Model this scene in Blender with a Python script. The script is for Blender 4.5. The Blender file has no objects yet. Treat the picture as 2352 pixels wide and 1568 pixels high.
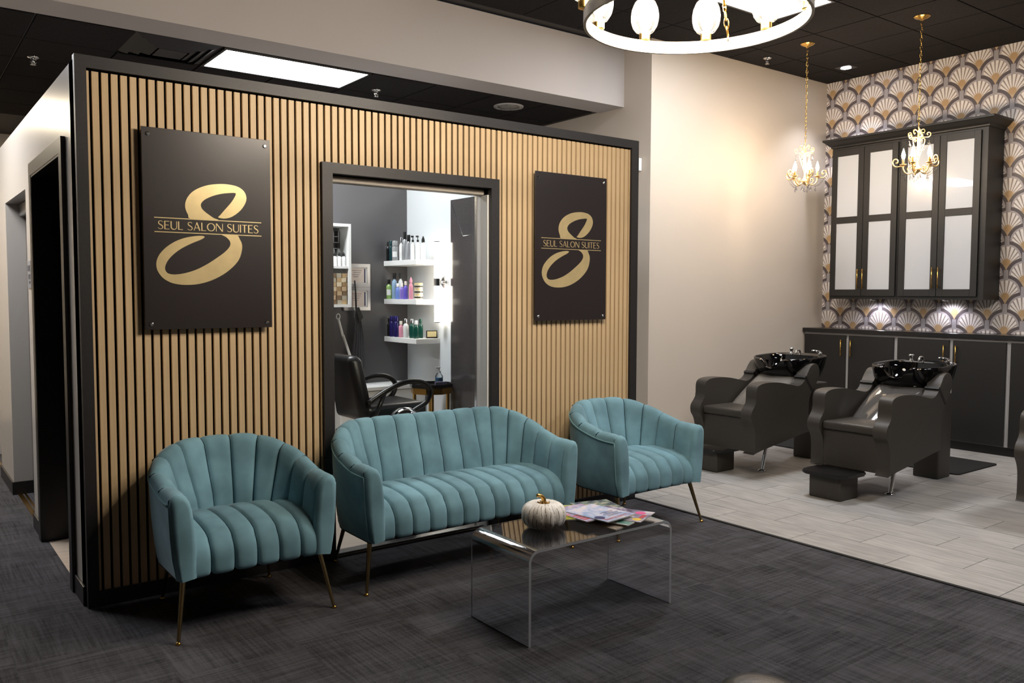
import bpy, bmesh, math, random
from mathutils import Vector, Matrix

random.seed(7)
PI = math.pi
SC = bpy.context.scene
COL = SC.collection

# ------------------------------------------------------------------ camera, world, exposure
FPX = 1926.5
YAW, PITCH, ROLL = 0.642719, -0.057404, 0.0027179
CAM = Vector((-0.73434, -4.34185, 1.50622))
fw = Vector((math.sin(YAW) * math.cos(PITCH), math.cos(YAW) * math.cos(PITCH), math.sin(PITCH)))
rt = Vector((math.cos(YAW), -math.sin(YAW), 0))
up = rt.cross(fw)
r2 = rt * math.cos(ROLL) + up * math.sin(ROLL)
u2 = -rt * math.sin(ROLL) + up * math.cos(ROLL)
cam_d = bpy.data.cameras.new('camera')
cam_d.sensor_width = 36.0
cam_d.lens = FPX / 2352 * 36.0
cam_d.clip_start = 0.05
cam = bpy.data.objects.new('camera', cam_d)
COL.objects.link(cam)
cam.matrix_world = Matrix(((r2.x, u2.x, -fw.x, CAM.x), (r2.y, u2.y, -fw.y, CAM.y), (r2.z, u2.z, -fw.z, CAM.z), (0, 0, 0, 1)))
SC.camera = cam

W = bpy.data.worlds.new('world')
SC.world = W
W.use_nodes = True
W.node_tree.nodes['Background'].inputs[0].default_value = (0.6, 0.62, 0.7, 1)
W.node_tree.nodes['Background'].inputs[1].default_value = 0.005
SC.view_settings.view_transform = 'Standard'
SC.view_settings.look = 'None'
SC.view_settings.gamma = 1.0
SC.view_settings.use_curve_mapping = False
SC.view_settings.exposure = 1.3
SC.cycles.use_denoising = True
SC.cycles.max_bounces = 10
SC.cycles.transparent_max_bounces = 24
SC.cycles.sample_clamp_indirect = 6.0
SC.cycles.caustics_reflective = False
SC.cycles.caustics_refractive = False

PANEL_L = 17.0       # ceiling panels, radiance
RING_W = 9.5         # each bulb of the ring chandelier, watts
MINI_W = 2.2         # each candle of the small chandeliers, watts
WARM = (1.0, 0.76, 0.52)
RING_C = (1.0, 0.87, 0.72)
COOL = (0.96, 0.97, 1.0)


# ------------------------------------------------------------------ materials
def lin(c):
    return tuple(((v / 255) / 12.92 if v / 255 <= 0.04045 else ((v / 255 + 0.055) / 1.055) ** 2.4) for v in c)


def pm(name, rgb, rough=0.5, metal=0.0, spec=0.5, sheen=0.0, sheen_tint=None, coat=0.0, trans=0.0, ior=1.5, emit=None, es=0.0,
       noise=None, bump=None, coord='Object', scale=(1, 1, 1), coat_rough=0.05):
    """rgb is sRGB 0..255. noise=(scale, amount, detail): colour variation; bump=(scale, strength, detail)."""
    m = bpy.data.materials.new(name)
    m.use_nodes = True
    nt = m.node_tree
    b = nt.nodes['Principled BSDF']
    c = lin(rgb)
    b.inputs['Base Color'].default_value = (*c, 1)
    b.inputs['Roughness'].default_value = rough
    b.inputs['Metallic'].default_value = metal
    b.inputs['Specular IOR Level'].default_value = spec
    b.inputs['Sheen Weight'].default_value = sheen
    if sheen:
        b.inputs['Sheen Roughness'].default_value = 0.35
        b.inputs['Sheen Tint'].default_value = (*lin(sheen_tint or rgb), 1)
    b.inputs['Coat Weight'].default_value = coat
    b.inputs['Coat Roughness'].default_value = coat_rough
    b.inputs['Transmission Weight'].default_value = trans
    b.inputs['IOR'].default_value = ior
    if emit:
        b.inputs['Emission Color'].default_value = (*emit, 1)
        b.inputs['Emission Strength'].default_value = es
    if noise or bump:
        tc = nt.nodes.new('ShaderNodeTexCoord')
        mp = nt.nodes.new('ShaderNodeMapping')
        mp.inputs['Scale'].default_value = scale
        nt.links.new(tc.outputs[coord], mp.inputs[0])
    if noise:
        n = nt.nodes.new('ShaderNodeTexNoise')
        n.inputs['Scale'].default_value = noise[0]
        n.inputs['Detail'].default_value = noise[2] if len(noise) > 2 else 3
        nt.links.new(mp.outputs[0], n.inputs['Vector'])
        r = nt.nodes.new('ShaderNodeValToRGB')
        r.color_ramp.elements[0].position = 0.3
        r.color_ramp.elements[1].position = 0.7
        a = noise[1]
        r.color_ramp.elements[0].color = (*[v * (1 - a) for v in c], 1)
        r.color_ramp.elements[1].color = (*[min(1, v * (1 + a)) for v in c], 1)
        nt.links.new(n.outputs[0], r.inputs[0])
        nt.links.new(r.outputs[0], b.inputs['Base Color'])
    if bump:
        n2 = nt.nodes.new('ShaderNodeTexNoise')
        n2.inputs['Scale'].default_value = bump[0]
        n2.inputs['Detail'].default_value = bump[2] if len(bump) > 2 else 2
        nt.links.new(mp.outputs[0], n2.inputs['Vector'])
        bp = nt.nodes.new('ShaderNodeBump')
        bp.inputs['Strength'].default_value = bump[1]
        bp.inputs['Distance'].default_value = 0.01
        nt.links.new(n2.outputs[0], bp.inputs['Height'])
        nt.links.new(bp.outputs[0], b.inputs['Normal'])
    return m


def thin_glass(name, tint=(1, 1, 1), refl=1.0, rough=0.0):
    """A pane or shade too thin to bend light: clear straight through, with a Fresnel mirror on top."""
    m = bpy.data.materials.new(name)
    m.use_nodes = True
    nt = m.node_tree
    nt.nodes.clear()
    out = nt.nodes.new('ShaderNodeOutputMaterial')
    tr = nt.nodes.new('ShaderNodeBsdfTransparent')
    tr.inputs[0].default_value = (*tint, 1)
    gl = nt.nodes.new('ShaderNodeBsdfGlossy')
    gl.inputs['Roughness'].default_value = rough
    fr = nt.nodes.new('ShaderNodeLayerWeight')
    fr.inputs[0].default_value = 0.25
    mul = nt.nodes.new('ShaderNodeMath')
    mul.operation = 'MULTIPLY'
    mul.inputs[1].default_value = refl
    mx = nt.nodes.new('ShaderNodeMixShader')
    nt.links.new(fr.outputs['Fresnel'], mul.inputs[0])
    nt.links.new(mul.outputs[0], mx.inputs[0])
    nt.links.new(tr.outputs[0], mx.inputs[1])
    nt.links.new(gl.outputs[0], mx.inputs[2])
    nt.links.new(mx.outputs[0], out.inputs[0])
    return m


def glow(name, rgb, strength):
    m = bpy.data.materials.new(name)
    m.use_nodes = True
    nt = m.node_tree
    nt.nodes.clear()
    out = nt.nodes.new('ShaderNodeOutputMaterial')
    e = nt.nodes.new('ShaderNodeEmission')
    e.inputs[0].default_value = (*rgb, 1)
    e.inputs[1].default_value = strength
    nt.links.new(e.outputs[0], out.inputs[0])
    return m


class X:
    """Arithmetic on shader sockets."""
    def __init__(s, nt, v):
        s.nt, s.v = nt, v

    def _m(s, op, *args):
        n = s.nt.nodes.new('ShaderNodeMath')
        n.operation = op
        for i, a in enumerate((s,) + args):
            if isinstance(a, X):
                s.nt.links.new(a.v, n.inputs[i])
            else:
                n.inputs[i].default_value = a
        return X(s.nt, n.outputs[0])

    def __add__(s, o): return s._m('ADD', o)
    def __sub__(s, o): return s._m('SUBTRACT', o)
    def __mul__(s, o): return s._m('MULTIPLY', o)
    def __truediv__(s, o): return s._m('DIVIDE', o)
    def rsub(s, k): return s._m('MULTIPLY', -1.0) + k
    def rnd(s): return s._m('ROUND')
    def abs(s): return s._m('ABSOLUTE')
    def sqrt(s): return s._m('SQRT')
    def sin(s): return s._m('SINE')
    def lt(s, o): return s._m('LESS_THAN', o)
    def gt(s, o): return s._m('GREATER_THAN', o)
    def atan2(s, o): return s._m('ARCTAN2', o)
    def mx(s, o): return s._m('MAXIMUM', o)
    def mn(s, o): return s._m('MINIMUM', o)


def mixc(nt, f, a, b):
    n = nt.nodes.new('ShaderNodeMix')
    n.data_type = 'RGBA'
    nt.links.new(f.v, n.inputs[0])
    for k, i in ((a, 6), (b, 7)):
        if isinstance(k, tuple):
            n.inputs[i].default_value = (*k, 1)
        else:
            nt.links.new(k, n.inputs[i])
    return n.outputs[2]


def wallpaper_mat():
    m = bpy.data.materials.new('fan_wallpaper')
    m.use_nodes = True
    nt = m.node_tree
    bs = nt.nodes['Principled BSDF']
    tc = nt.nodes.new('ShaderNodeTexCoord')
    sp = nt.nodes.new('ShaderNodeSeparateXYZ')
    nt.links.new(tc.outputs['Object'], sp.inputs[0])
    y, z = X(nt, sp.outputs[1]), X(nt, sp.outputs[2])
    PY, PZ, RO = 0.316, 0.325, 0.163

    def cell(y0, z0):
        a = (y - y0) / PY
        dy = (a - a.rnd()) * PY
        b = (z - z0) / PZ
        dz = (b - b.rnd()) * PZ
        return dy, dz, (dy * dy + dz * dz).sqrt()
    ay, az, ad = cell(1.186, 1.205)
    by, bz, bd = cell(1.028, 1.3675)
    ca, cb = ad.lt(RO), bd.lt(RO)
    pick = ca * (cb.rsub(1.0) + cb * az.gt(bz)) + ca.rsub(1.0) * cb.rsub(1.0) * ad.lt(bd)
    npick = pick.rsub(1.0)
    dy = ay * pick + by * npick
    dz = az * pick + bz * npick
    d = ad * pick + bd * npick
    tz = dz + 0.078
    rr = (dy * dy + tz * tz).sqrt()
    ang = dy.atan2(tz)
    ray = (ang * 27.0).sin().gt(0.48)
    deep = (rr - 0.042) / 0.045
    deep = deep.mx(0.0).mn(1.0)
    cream, rayc, gold = lin((236, 230, 224)), lin((146, 130, 122)), lin((192, 164, 128))
    grey, plum, stem = lin((176, 167, 168)), lin((72, 63, 66)), lin((160, 155, 158))
    c = mixc(nt, ray, cream, rayc)
    c = mixc(nt, deep, gold, c)
    dy0 = dy
    knob = (dy0 * dy0 + (dz + 0.040) * (dz + 0.040)).sqrt().lt(0.034)
    c = mixc(nt, knob, c, lin((184, 150, 104)))
    c = mixc(nt, d.gt(0.113), c, grey)
    c = mixc(nt, d.gt(0.131), c, plum)

    def st(qy, qz, qd):
        return qy.abs().lt(0.021) * qd.gt(0.113) * (qz.gt(0.1) + qz.lt(-0.072)).mn(1.0)
    s = (st(ay, az, ad) + st(by, bz, bd)).mn(1.0)
    c = mixc(nt, s, c, stem)
    nz = nt.nodes.new('ShaderNodeTexNoise')
    nz.inputs['Scale'].default_value = 90
    nz.inputs['Detail'].default_value = 3
    nt.links.new(tc.outputs['Object'], nz.inputs['Vector'])
    f = X(nt, nz.outputs[0]) * 0.28
    c = mixc(nt, f, c, lin((150, 138, 132)))
    nt.links.new(c, bs.inputs['Base Color'])
    bs.inputs['Roughness'].default_value = 0.42
    return m


def carpet_mat(name, base):
    m = bpy.data.materials.new(name)
    m.use_nodes = True
    nt = m.node_tree
    b = nt.nodes['Principled BSDF']
    tc = nt.nodes.new('ShaderNodeTexCoord')
    info = nt.nodes.new('ShaderNodeObjectInfo')
    add = nt.nodes.new('ShaderNodeVectorMath')
    add.operation = 'ADD'
    scl = nt.nodes.new('ShaderNodeVectorMath')
    scl.operation = 'SCALE'
    scl.inputs['Scale'].default_value = 37.0
    comb = nt.nodes.new('ShaderNodeCombineXYZ')
    for i in range(3):
        nt.links.new(info.outputs['Random'], comb.inputs[i])
    nt.links.new(comb.outputs[0], scl.inputs[0])
    nt.links.new(tc.outputs['Object'], add.inputs[0])
    nt.links.new(scl.outputs[0], add.inputs[1])

    def nz(sc, scale, det):
        mp = nt.nodes.new('ShaderNodeMapping')
        mp.inputs['Scale'].default_value = sc
        nt.links.new(add.outputs[0], mp.inputs[0])
        n = nt.nodes.new('ShaderNodeTexNoise')
        n.inputs['Scale'].default_value = scale
        n.inputs['Detail'].default_value = det
        nt.links.new(mp.outputs[0], n.inputs['Vector'])
        return X(nt, n.outputs[0])
    streak = nz((1.2, 26, 1), 3.0, 3)
    cross = nz((26, 1.6, 1), 2.4, 2)
    cloud = nz((1, 1, 1), 3.2, 2)
    loop = nz((1, 1, 1), 330, 1)
    v = streak * 0.55 + cross * 0.30 + cloud * 0.45 + loop * 0.50
    v = (v - 0.62) * 2.1
    v = v.mx(0.0).mn(1.0)
    c = lin(base)
    col = mixc(nt, v, tuple(k * 0.18 for k in c), tuple(k * 1.9 for k in c))
    nt.links.new(col, b.inputs['Base Color'])
    b.inputs['Roughness'].default_value = 0.95
    b.inputs['Specular IOR Level'].default_value = 0.15
    bp = nt.nodes.new('ShaderNodeBump')
    bp.inputs['Strength'].default_value = 0.5
    bp.inputs['Distance'].default_value = 0.004
    nt.links.new((loop + streak).v, bp.inputs['Height'])
    nt.links.new(bp.outputs[0], b.inputs['Normal'])
    return m


def plank_mat():
    m = bpy.data.materials.new('grey_stone_tile')
    m.use_nodes = True
    nt = m.node_tree
    b = nt.nodes['Principled BSDF']
    tc = nt.nodes.new('ShaderNodeTexCoord')
    info = nt.nodes.new('ShaderNodeObjectInfo')
    comb = nt.nodes.new('ShaderNodeCombineXYZ')
    k = X(nt, info.outputs['Random']) * 50.0
    for i in range(3):
        nt.links.new(k.v, comb.inputs[i])
    add = nt.nodes.new('ShaderNodeVectorMath')
    add.operation = 'ADD'
    nt.links.new(tc.outputs['Object'], add.inputs[0])
    nt.links.new(comb.outputs[0], add.inputs[1])
    mp = nt.nodes.new('ShaderNodeMapping')
    mp.inputs['Scale'].default_value = (30, 2.2, 1)
    nt.links.new(add.outputs[0], mp.inputs[0])
    n = nt.nodes.new('ShaderNodeTexNoise')
    n.inputs['Scale'].default_value = 1.6
    n.inputs['Detail'].default_value = 5
    n.inputs['Distortion'].default_value = 0.8
    nt.links.new(mp.outputs[0], n.inputs['Vector'])
    n2 = nt.nodes.new('ShaderNodeTexNoise')
    n2.inputs['Scale'].default_value = 5
    nt.links.new(add.outputs[0], n2.inputs['Vector'])
    v = X(nt, n.outputs[0]) * 1.5 + X(nt, n2.outputs[0]) * 0.5 + X(nt, info.outputs['Random']) * 0.22 - 0.62
    v = v.mx(0.0).mn(1.0)
    col = mixc(nt, v, lin((132, 129, 126)), lin((188, 185, 181)))
    nt.links.new(col, b.inputs['Base Color'])
    b.inputs['Roughness'].default_value = 0.48
    b.inputs['Specular IOR Level'].default_value = 0.35
    return m


def velvet_mat():
    m = pm('teal_velvet', (110, 147, 160), rough=0.85, spec=0.2, sheen=0.45, sheen_tint=(204, 216, 222), noise=(5.5, 0.25, 3))
    return m


M = {}
M['beige'] = pm('greige_paint', (196, 186, 174), rough=0.55, spec=0.3, bump=(180, 0.05))
M['beige_gloss'] = pm('greige_semigloss_paint', (204, 197, 188), rough=0.26, spec=0.6, bump=(4, 0.08))
M['soffit'] = pm('pale_soffit_paint', (184, 178, 175), rough=0.6, spec=0.3, bump=(180, 0.05))
M['white_wall'] = pm('white_paint', (222, 226, 228), rough=0.6)
M['grey_wall'] = pm('charcoal_paint', (86, 84, 86), rough=0.5)
M['black_paint'] = pm('black_lacquer', (30, 28, 29), rough=0.38, noise=(40, 0.15), bump=(120, 0.04))
M['black_satin'] = pm('black_satin_frame', (34, 32, 33), rough=0.5, noise=(60, 0.15))
M['black_deep'] = pm('black_door_paint', (14, 13, 14), rough=0.35)
M['felt'] = pm('black_felt', (12, 11, 12), rough=1.0, spec=0.05)
M['night'] = pm('dark_taupe_paint', (104, 96, 90), rough=0.5)
M['slat'] = pm('oak_slat_veneer', (208, 181, 142), rough=0.5, spec=0.35, noise=(3.0, 0.09, 4), scale=(30, 30, 0.8))
M['ceil'] = pm('black_ceiling_tile', (40, 38, 39), rough=0.95, spec=0.1, noise=(160, 0.35), bump=(260, 0.3))
M['ceil_grid'] = pm('black_ceiling_grid', (46, 43, 43), rough=0.6)
M['sign'] = pm('black_acrylic_board', (38, 32, 33), rough=0.34, spec=0.5, noise=(420, 0.12))
M['gold_foil'] = pm('gold_foil', (242, 220, 166), rough=0.3, metal=0.65, spec=0.6, noise=(14, 0.06))
M['steel'] = pm('brushed_steel', (205, 205, 206), rough=0.25, metal=1.0)
M['chrome'] = pm('chrome', (225, 226, 228), rough=0.08, metal=1.0)
M['brass'] = pm('polished_brass', (214, 170, 92), rough=0.22, metal=1.0)
M['brass_leg'] = pm('antique_brass', (160, 142, 104), rough=0.2, metal=1.0)
M['gold_paint'] = pm('gilded_iron', (232, 196, 138), rough=0.32, metal=0.75)
M['velvet'] = velvet_mat()
M['piping'] = pm('teal_velvet_cord', (118, 158, 168), rough=0.8, spec=0.2, sheen=0.8, sheen_tint=(180, 220, 222))
M['seam_shade'] = pm('dark_teal_seam_shade', (24, 44, 48), rough=0.95, spec=0.05)  # seam cords coloured near black to stand in for groove shade
M['under'] = pm('black_dust_cover', (14, 14, 15), rough=0.95)
M['acrylic'] = pm('clear_acrylic', (252, 253, 255), rough=0.0, trans=1.0, ior=1.49)
M['window'] = thin_glass('window_glass', (0.95, 0.965, 0.96), 0.55)
M['shade'] = thin_glass('shade_glass', (0.97, 0.97, 0.98), 0.9, 0.03)
M['lamp_shade'] = thin_glass('lamp_shade_glass', (0.98, 0.98, 0.98), 1.0, 0.06)
_nt = M['lamp_shade'].node_tree
_tl = _nt.nodes.new('ShaderNodeBsdfTranslucent')
_tl.inputs[0].default_value = (0.95, 0.92, 0.88, 1)
_mx = _nt.nodes.new('ShaderNodeMixShader')
_mx.inputs[0].default_value = 0.025
_out = [n for n in _nt.nodes if n.type == 'OUTPUT_MATERIAL'][0]
_src = _out.inputs[0].links[0].from_socket
_nt.links.new(_src, _mx.inputs[1])
_nt.links.new(_tl.outputs[0], _mx.inputs[2])
_nt.links.new(_mx.outputs[0], _out.inputs[0])
M['crystal'] = thin_glass('crystal', (0.9, 0.9, 0.92), 1.6, 0.02)
M['panel'] = glow('panel_glow', COOL, PANEL_L)
M['added_panel_warm'] = glow('added_warm_panel_glow', (1.0, 0.84, 0.62), PANEL_L * 1.2)
M['bulb'] = glow('bulb_glow', (1.0, 0.88, 0.70), 40.0)
M['candle_glow'] = glow('candle_bulb_glow', (1.0, 0.80, 0.56), 38.0)
M['tube'] = glow('sconce_glow', (1.0, 0.88, 0.74), 9.0)
M['spot'] = glow('recessed_glow', (0.92, 0.92, 1.0), 22.0)
M['puck'] = glow('puck_glow', (0.9, 0.9, 1.0), 5.0)
M['paper'] = wallpaper_mat()
M['cab'] = pm('black_cabinet_paint', (25, 24, 23), rough=0.48, noise=(60, 0.12))
M['frost'] = pm('frosted_glass', (182, 186, 192), rough=0.22, spec=0.5, coat=0.6, coat_rough=0.02)
M['stile'] = pm('grey_melamine', (166, 164, 163), rough=0.5)
M['counter'] = pm('black_stone_counter', (24, 23, 24), rough=0.18, noise=(60, 0.3))
M['leather'] = pm('dark_grey_vinyl', (55, 51, 46), rough=0.46, spec=0.45, noise=(220, 0.14), bump=(420, 0.16))
M['clear_vinyl'] = pm('clear_vinyl_over_grey', (78, 76, 74), rough=0.12, coat=1.0, coat_rough=0.03, bump=(7, 0.5, 3))
M['ceramic'] = pm('black_ceramic', (6, 6, 7), rough=0.05, spec=0.45)
M['rubber'] = pm('black_rubber', (18, 18, 18), rough=0.8)
M['strap'] = pm('black_strap', (10, 10, 10), rough=0.6)
M['carpet'] = carpet_mat('charcoal_carpet', (63, 62, 65))
M['tile'] = plank_mat()
M['grout'] = pm('grey_grout', (62, 58, 56), rough=0.9)
M['vinyl_floor'] = pm('pale_wood_vinyl', (196, 178, 160), rough=0.45, noise=(3, 0.12, 4), scale=(2, 16, 1))
M['white'] = pm('white_laminate', (232, 232, 230), rough=0.4)
M['black_plastic'] = pm('black_plastic', (16, 16, 17), rough=0.3)
M['black_leather'] = pm('black_leather', (18, 16, 17), rough=0.34, bump=(90, 0.1))
M['mirror'] = pm('mirror_glass', (225, 230, 230), rough=0.0, metal=1.0)
M['cream'] = pm('cream_ceramic', (222, 214, 204), rough=0.42)
M['silver_frame'] = pm('silver_frame', (168, 166, 165), rough=0.35, metal=0.5)
M['card'] = pm('certificate_paper', (222, 206, 194), rough=0.7)
M['navy'] = pm('navy_ink', (38, 40, 92), rough=0.6)
M['red'] = pm('red_ink', (178, 48, 66), rough=0.5)
M['ink'] = pm('grey_ink', (92, 88, 94), rough=0.6)
M['jute'] = pm('gold_cord', (170, 132, 70), rough=0.5, metal=0.4)


# ------------------------------------------------------------------ mesh helpers
def new_bm():
    return bmesh.new()


def box(bm, x0, x1, y0, y1, z0, z1, bev=0.0, seg=2):
    r = bmesh.ops.create_cube(bm, size=1.0)
    vs = r['verts']
    for v in vs:
        v.co = Vector((x0 + (v.co.x + 0.5) * (x1 - x0), y0 + (v.co.y + 0.5) * (y1 - y0), z0 + (v.co.z + 0.5) * (z1 - z0)))
    if bev > 0:
        es = list({e for v in vs for e in v.link_edges})
        bmesh.ops.bevel(bm, geom=es, offset=bev, segments=seg, affect='EDGES', profile=0.5)
    return bm


def grid(bm, rows, close_u=False, close_v=False):
    """rows: list of equally long lists of points."""
    V = [[bm.verts.new(p) for p in r] for r in rows]
    n, k = len(V), len(V[0])
    for i in range(n if close_u else n - 1):
        for j in range(k if close_v else k - 1):
            a, b, c, d = V[i][j], V[(i + 1) % n][j], V[(i + 1) % n][(j + 1) % k], V[i][(j + 1) % k]
            try:
                bm.faces.new((a, b, c, d))
            except ValueError:
                pass
    return V


def lathe(bm, prof, n=24, c=(0, 0, 0), caps=True):
    """prof: (radius, z) from bottom to top."""
    rows = []
    for r, z in prof:
        rows.append([Vector((c[0] + max(r, 1e-5) * math.cos(2 * PI * i / n), c[1] + max(r, 1e-5) * math.sin(2 * PI * i / n), c[2] + z)) for i in range(n)])
    V = grid(bm, rows, close_v=True)
    if caps:
        if prof[0][0] > 1e-4:
            bm.faces.new(list(reversed(V[0])))
        if prof[-1][0] > 1e-4:
            bm.faces.new(V[-1])
    return bm


def tube(bm, pts, r, n=8, closed=False):
    """Round bar along pts; r a number or a list."""
    pts = [Vector(p) for p in pts]
    N = len(pts)
    rows = []
    prev = None
    for i, p in enumerate(pts):
        if closed:
            t = pts[(i + 1) % N] - pts[i - 1]
        else:
            t = pts[min(i + 1, N - 1)] - pts[max(i - 1, 0)]
        t.normalize()
        if prev is None:
            a = Vector((0, 0, 1)) if abs(t.z) < 0.9 else Vector((1, 0, 0))
            u = t.cross(a).normalized()
        else:
            u = (prev - t * prev.dot(t))
            u = u.normalized() if u.length > 1e-6 else t.orthogonal().normalized()
        prev = u
        v = t.cross(u)
        rad = r[i] if isinstance(r, (list, tuple)) else r
        rows.append([p + u * (rad * math.cos(2 * PI * k / n)) + v * (rad * math.sin(2 * PI * k / n)) for k in range(n)])
    V = grid(bm, rows, close_u=closed, close_v=True)
    if not closed:
        bm.faces.new(list(reversed(V[0])))
        bm.faces.new(V[-1])
    return bm


def prism(bm, poly, axis, a, b):
    """poly: 2-D outline; axis 'x','y','z' is the extrusion direction from a to b."""
    def P(p, t):
        if axis == 'x':
            return Vector((t, p[0], p[1]))
        if axis == 'y':
            return Vector((p[0], t, p[1]))
        return Vector((p[0], p[1], t))
    A = [bm.verts.new(P(p, a)) for p in poly]
    B = [bm.verts.new(P(p, b)) for p in poly]
    n = len(poly)
    bm.faces.new(A)
    bm.faces.new(list(reversed(B)))
    for i in range(n):
        bm.faces.new((A[i], B[i], B[(i + 1) % n], A[(i + 1) % n]))
    return bm


def obj(name, bm, mat, parent=None, smooth=False, loc=None, rotz=0.0, auto=None):
    bmesh.ops.recalc_face_normals(bm, faces=bm.faces[:])
    me = bpy.data.meshes.new(name)
    bm.to_mesh(me)
    bm.free()
    me.materials.append(mat)
    if smooth:
        for p in me.polygons:
            p.use_smooth = True
        if auto is not None:
            try:
                me.set_sharp_from_angle(angle=math.radians(auto))
            except Exception:
                pass
    o = bpy.data.objects.new(name, me)
    COL.objects.link(o)
    if parent is not None:
        o.parent = parent
    if loc is not None:
        o.location = loc
    o.rotation_euler.z = rotz
    return o


def tag(o, label=None, cat=None, group=None, kind=None):
    if label: o['label'] = label
    if cat: o['category'] = cat
    if group: o['group'] = group
    if kind: o['kind'] = kind
    return o


def thing(name, label, cat, loc=(0, 0, 0), rz=0.0, group=None):
    o = bpy.data.objects.new(name, None)
    COL.objects.link(o)
    o.location = loc
    o.rotation_euler.z = rz
    o.empty_display_size = 0.1
    return tag(o, label, cat, group)


def struct(name, bm, mat, parent=None, smooth=False):
    o = obj(name, bm, mat, parent, smooth)
    if parent is None:
        o['kind'] = 'structure'
    return o


def kids(o):
    return [c for c in bpy.data.objects if c.parent == o]


def dup(root, loc, rz=0.0, label=None, group=None, scale=None):
    ch = {}
    for c in bpy.data.objects:
        if c.parent is not None:
            ch.setdefault(c.parent.name, []).append(c)

    def cp(o, par):
        c = o.copy()
        COL.objects.link(c)
        c.parent = par
        for k in ch.get(o.name, []):
            cp(k, c)
        return c
    r = cp(root, None)
    r.location = loc
    r.rotation_euler.z = rz
    if scale: r.scale = scale
    if label: r['label'] = label
    if group: r['group'] = group
    return r


def point_light(name, loc, watts, rgb, radius, parent):
    d = bpy.data.lights.new(name, 'POINT')
    d.energy = watts
    d.color = rgb
    d.shadow_soft_size = radius
    o = bpy.data.objects.new(name, d)
    COL.objects.link(o)
    o.location = loc
    if parent is not None:
        o.parent = parent
    return o


def catmull(pts, n=6, closed=False):
    P = [Vector(p) for p in pts]
    out = []
    N = len(P)
    for i in range(N if closed else N - 1):
        p0 = P[(i - 1) % N] if closed or i > 0 else P[i]
        p1, p2 = P[i], P[(i + 1) % N]
        p3 = P[(i + 2) % N] if closed or i + 2 < N else p2
        for k in range(n):
            t = k / n
            out.append(0.5 * ((2 * p1) + (p2 - p0) * t + (2 * p0 - 5 * p1 + 4 * p2 - p3) * t * t + (3 * p1 - p0 - 3 * p2 + p3) * t ** 3))
    if not closed:
        out.append(P[-1])
    return out


def smoothstep(a, b, t):
    t = max(0.0, min(1.0, (t - a) / (b - a)))
    return t * t * (3 - 2 * t)


# ------------------------------------------------------------------ setting: sizes
H = 2.60            # slat wall
WX = 3.649          # slat wall width
ZB = 3.31           # ceiling over the suites (flush with the soffit)
ZU = 3.887          # ceiling of the front room
SX = 5.08           # passage wall
YL = 1.258          # lit wall
XW = 7.919          # papered wall
BX = 3.66           # carpet / tile border

# ---- floors
bm = new_bm()
box(bm, -4.5, BX, -6.5, 7.0, -0.08, -0.006)
floor = struct('floor', bm, M['felt'])
bm = new_bm()
box(bm, -0.2499, 0.2499, -0.2499, 0.2499, -0.006, 0.0)
ct = obj('carpet_tile', bm, M['carpet'], floor)
first = True
for i in range(14):
    for j in range(24):
        cx, cy = BX - 0.015 - 0.25 - 0.5 * i, -4.25 + 0.5 * j
        if cy > 0 and (cx > 0.02 or cx < -1.6 or cy > 6.8):
            continue
        if cy < 0 and cx < -2.4:
            continue
        # keep what lies in front of the picture's bottom edge, with a margin
        if (Vector((cx, cy, 0)) - CAM).dot(Vector((fw.x, fw.y, 0)).normalized()) < 2.4:
            continue
        o = ct if first else ct.copy()
        if not first:
            COL.objects.link(o)
            o.parent = floor
        first = False
        o.location = (cx, cy, 0)
        o.rotation_euler.z = PI / 2 * ((i + j) % 2)
bm = new_bm()
box(bm, BX, XW + 0.2, -6.5, YL + 0.2, -0.08, -0.004)
box(bm, BX, SX, YL + 0.2, 7.0, -0.08, -0.004)
floor2 = struct('floor', bm, M['grout'])
bm = new_bm()
box(bm, -0.1505, 0.1505, -0.3030, 0.3030, -0.004, 0.0)
ft = obj('tile', bm, M['tile'], floor2)
first = True
for i in range(14):
    for j in range(12):
        x0 = BX + 0.008 + 0.305 * i
        cx = x0 + 0.1525
        cy = (-1.29 if i % 2 == 0 else -0.98) + 0.305 + 0.61 * (j - 6)
        if cy > YL + 0.1 and cx > SX or cy > 2.6 or cx > XW:
            continue
        if cy < -4.2 or (cy < -2.6 and cx > 6.2):
            continue
        o = ft if first else ft.copy()
        if not first:
            COL.objects.link(o)
            o.parent = floor2
        first = False
        o.location = (cx, cy, 0)
bm = new_bm()
box(bm, BX - 0.016, BX + 0.008, -6.5, 0.05, -0.01, 0.006)
tr = struct('trim_1', bm, M['rubber'])
bm = new_bm()
box(bm, 0.125, 3.44, 0.05, 2.985, -0.08, 0.0)
box(bm, 0.02, 0.125, 0.37, 1.33, -0.08, 0.001)
box(bm, 0.13, 3.0, 3.1, 6.5, -0.08, 0.0)
struct('floor', bm, M['vinyl_floor'])

# ---- slat wall (front of the suite)
bm = new_bm()
WL, WR, WT = 1.27, 2.345, 2.165        # window opening in the wall
for a in ((0.0, WL, 0.030, 0.13, 0, H - 0.02), (WR, 3.60, 0.030, 0.13, 0, H - 0.02), (WL, WR, 0.030, 0.13, WT, H - 0.02)):
    box(bm, *a)
wall_front = struct('wall_front', bm, M['felt'])


def slat_bm(z0, z1, w):
    bm = new_bm()
    box(bm, -w / 2, w / 2, 0.012, 0.0305, z0, z1)
    return bm


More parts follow.
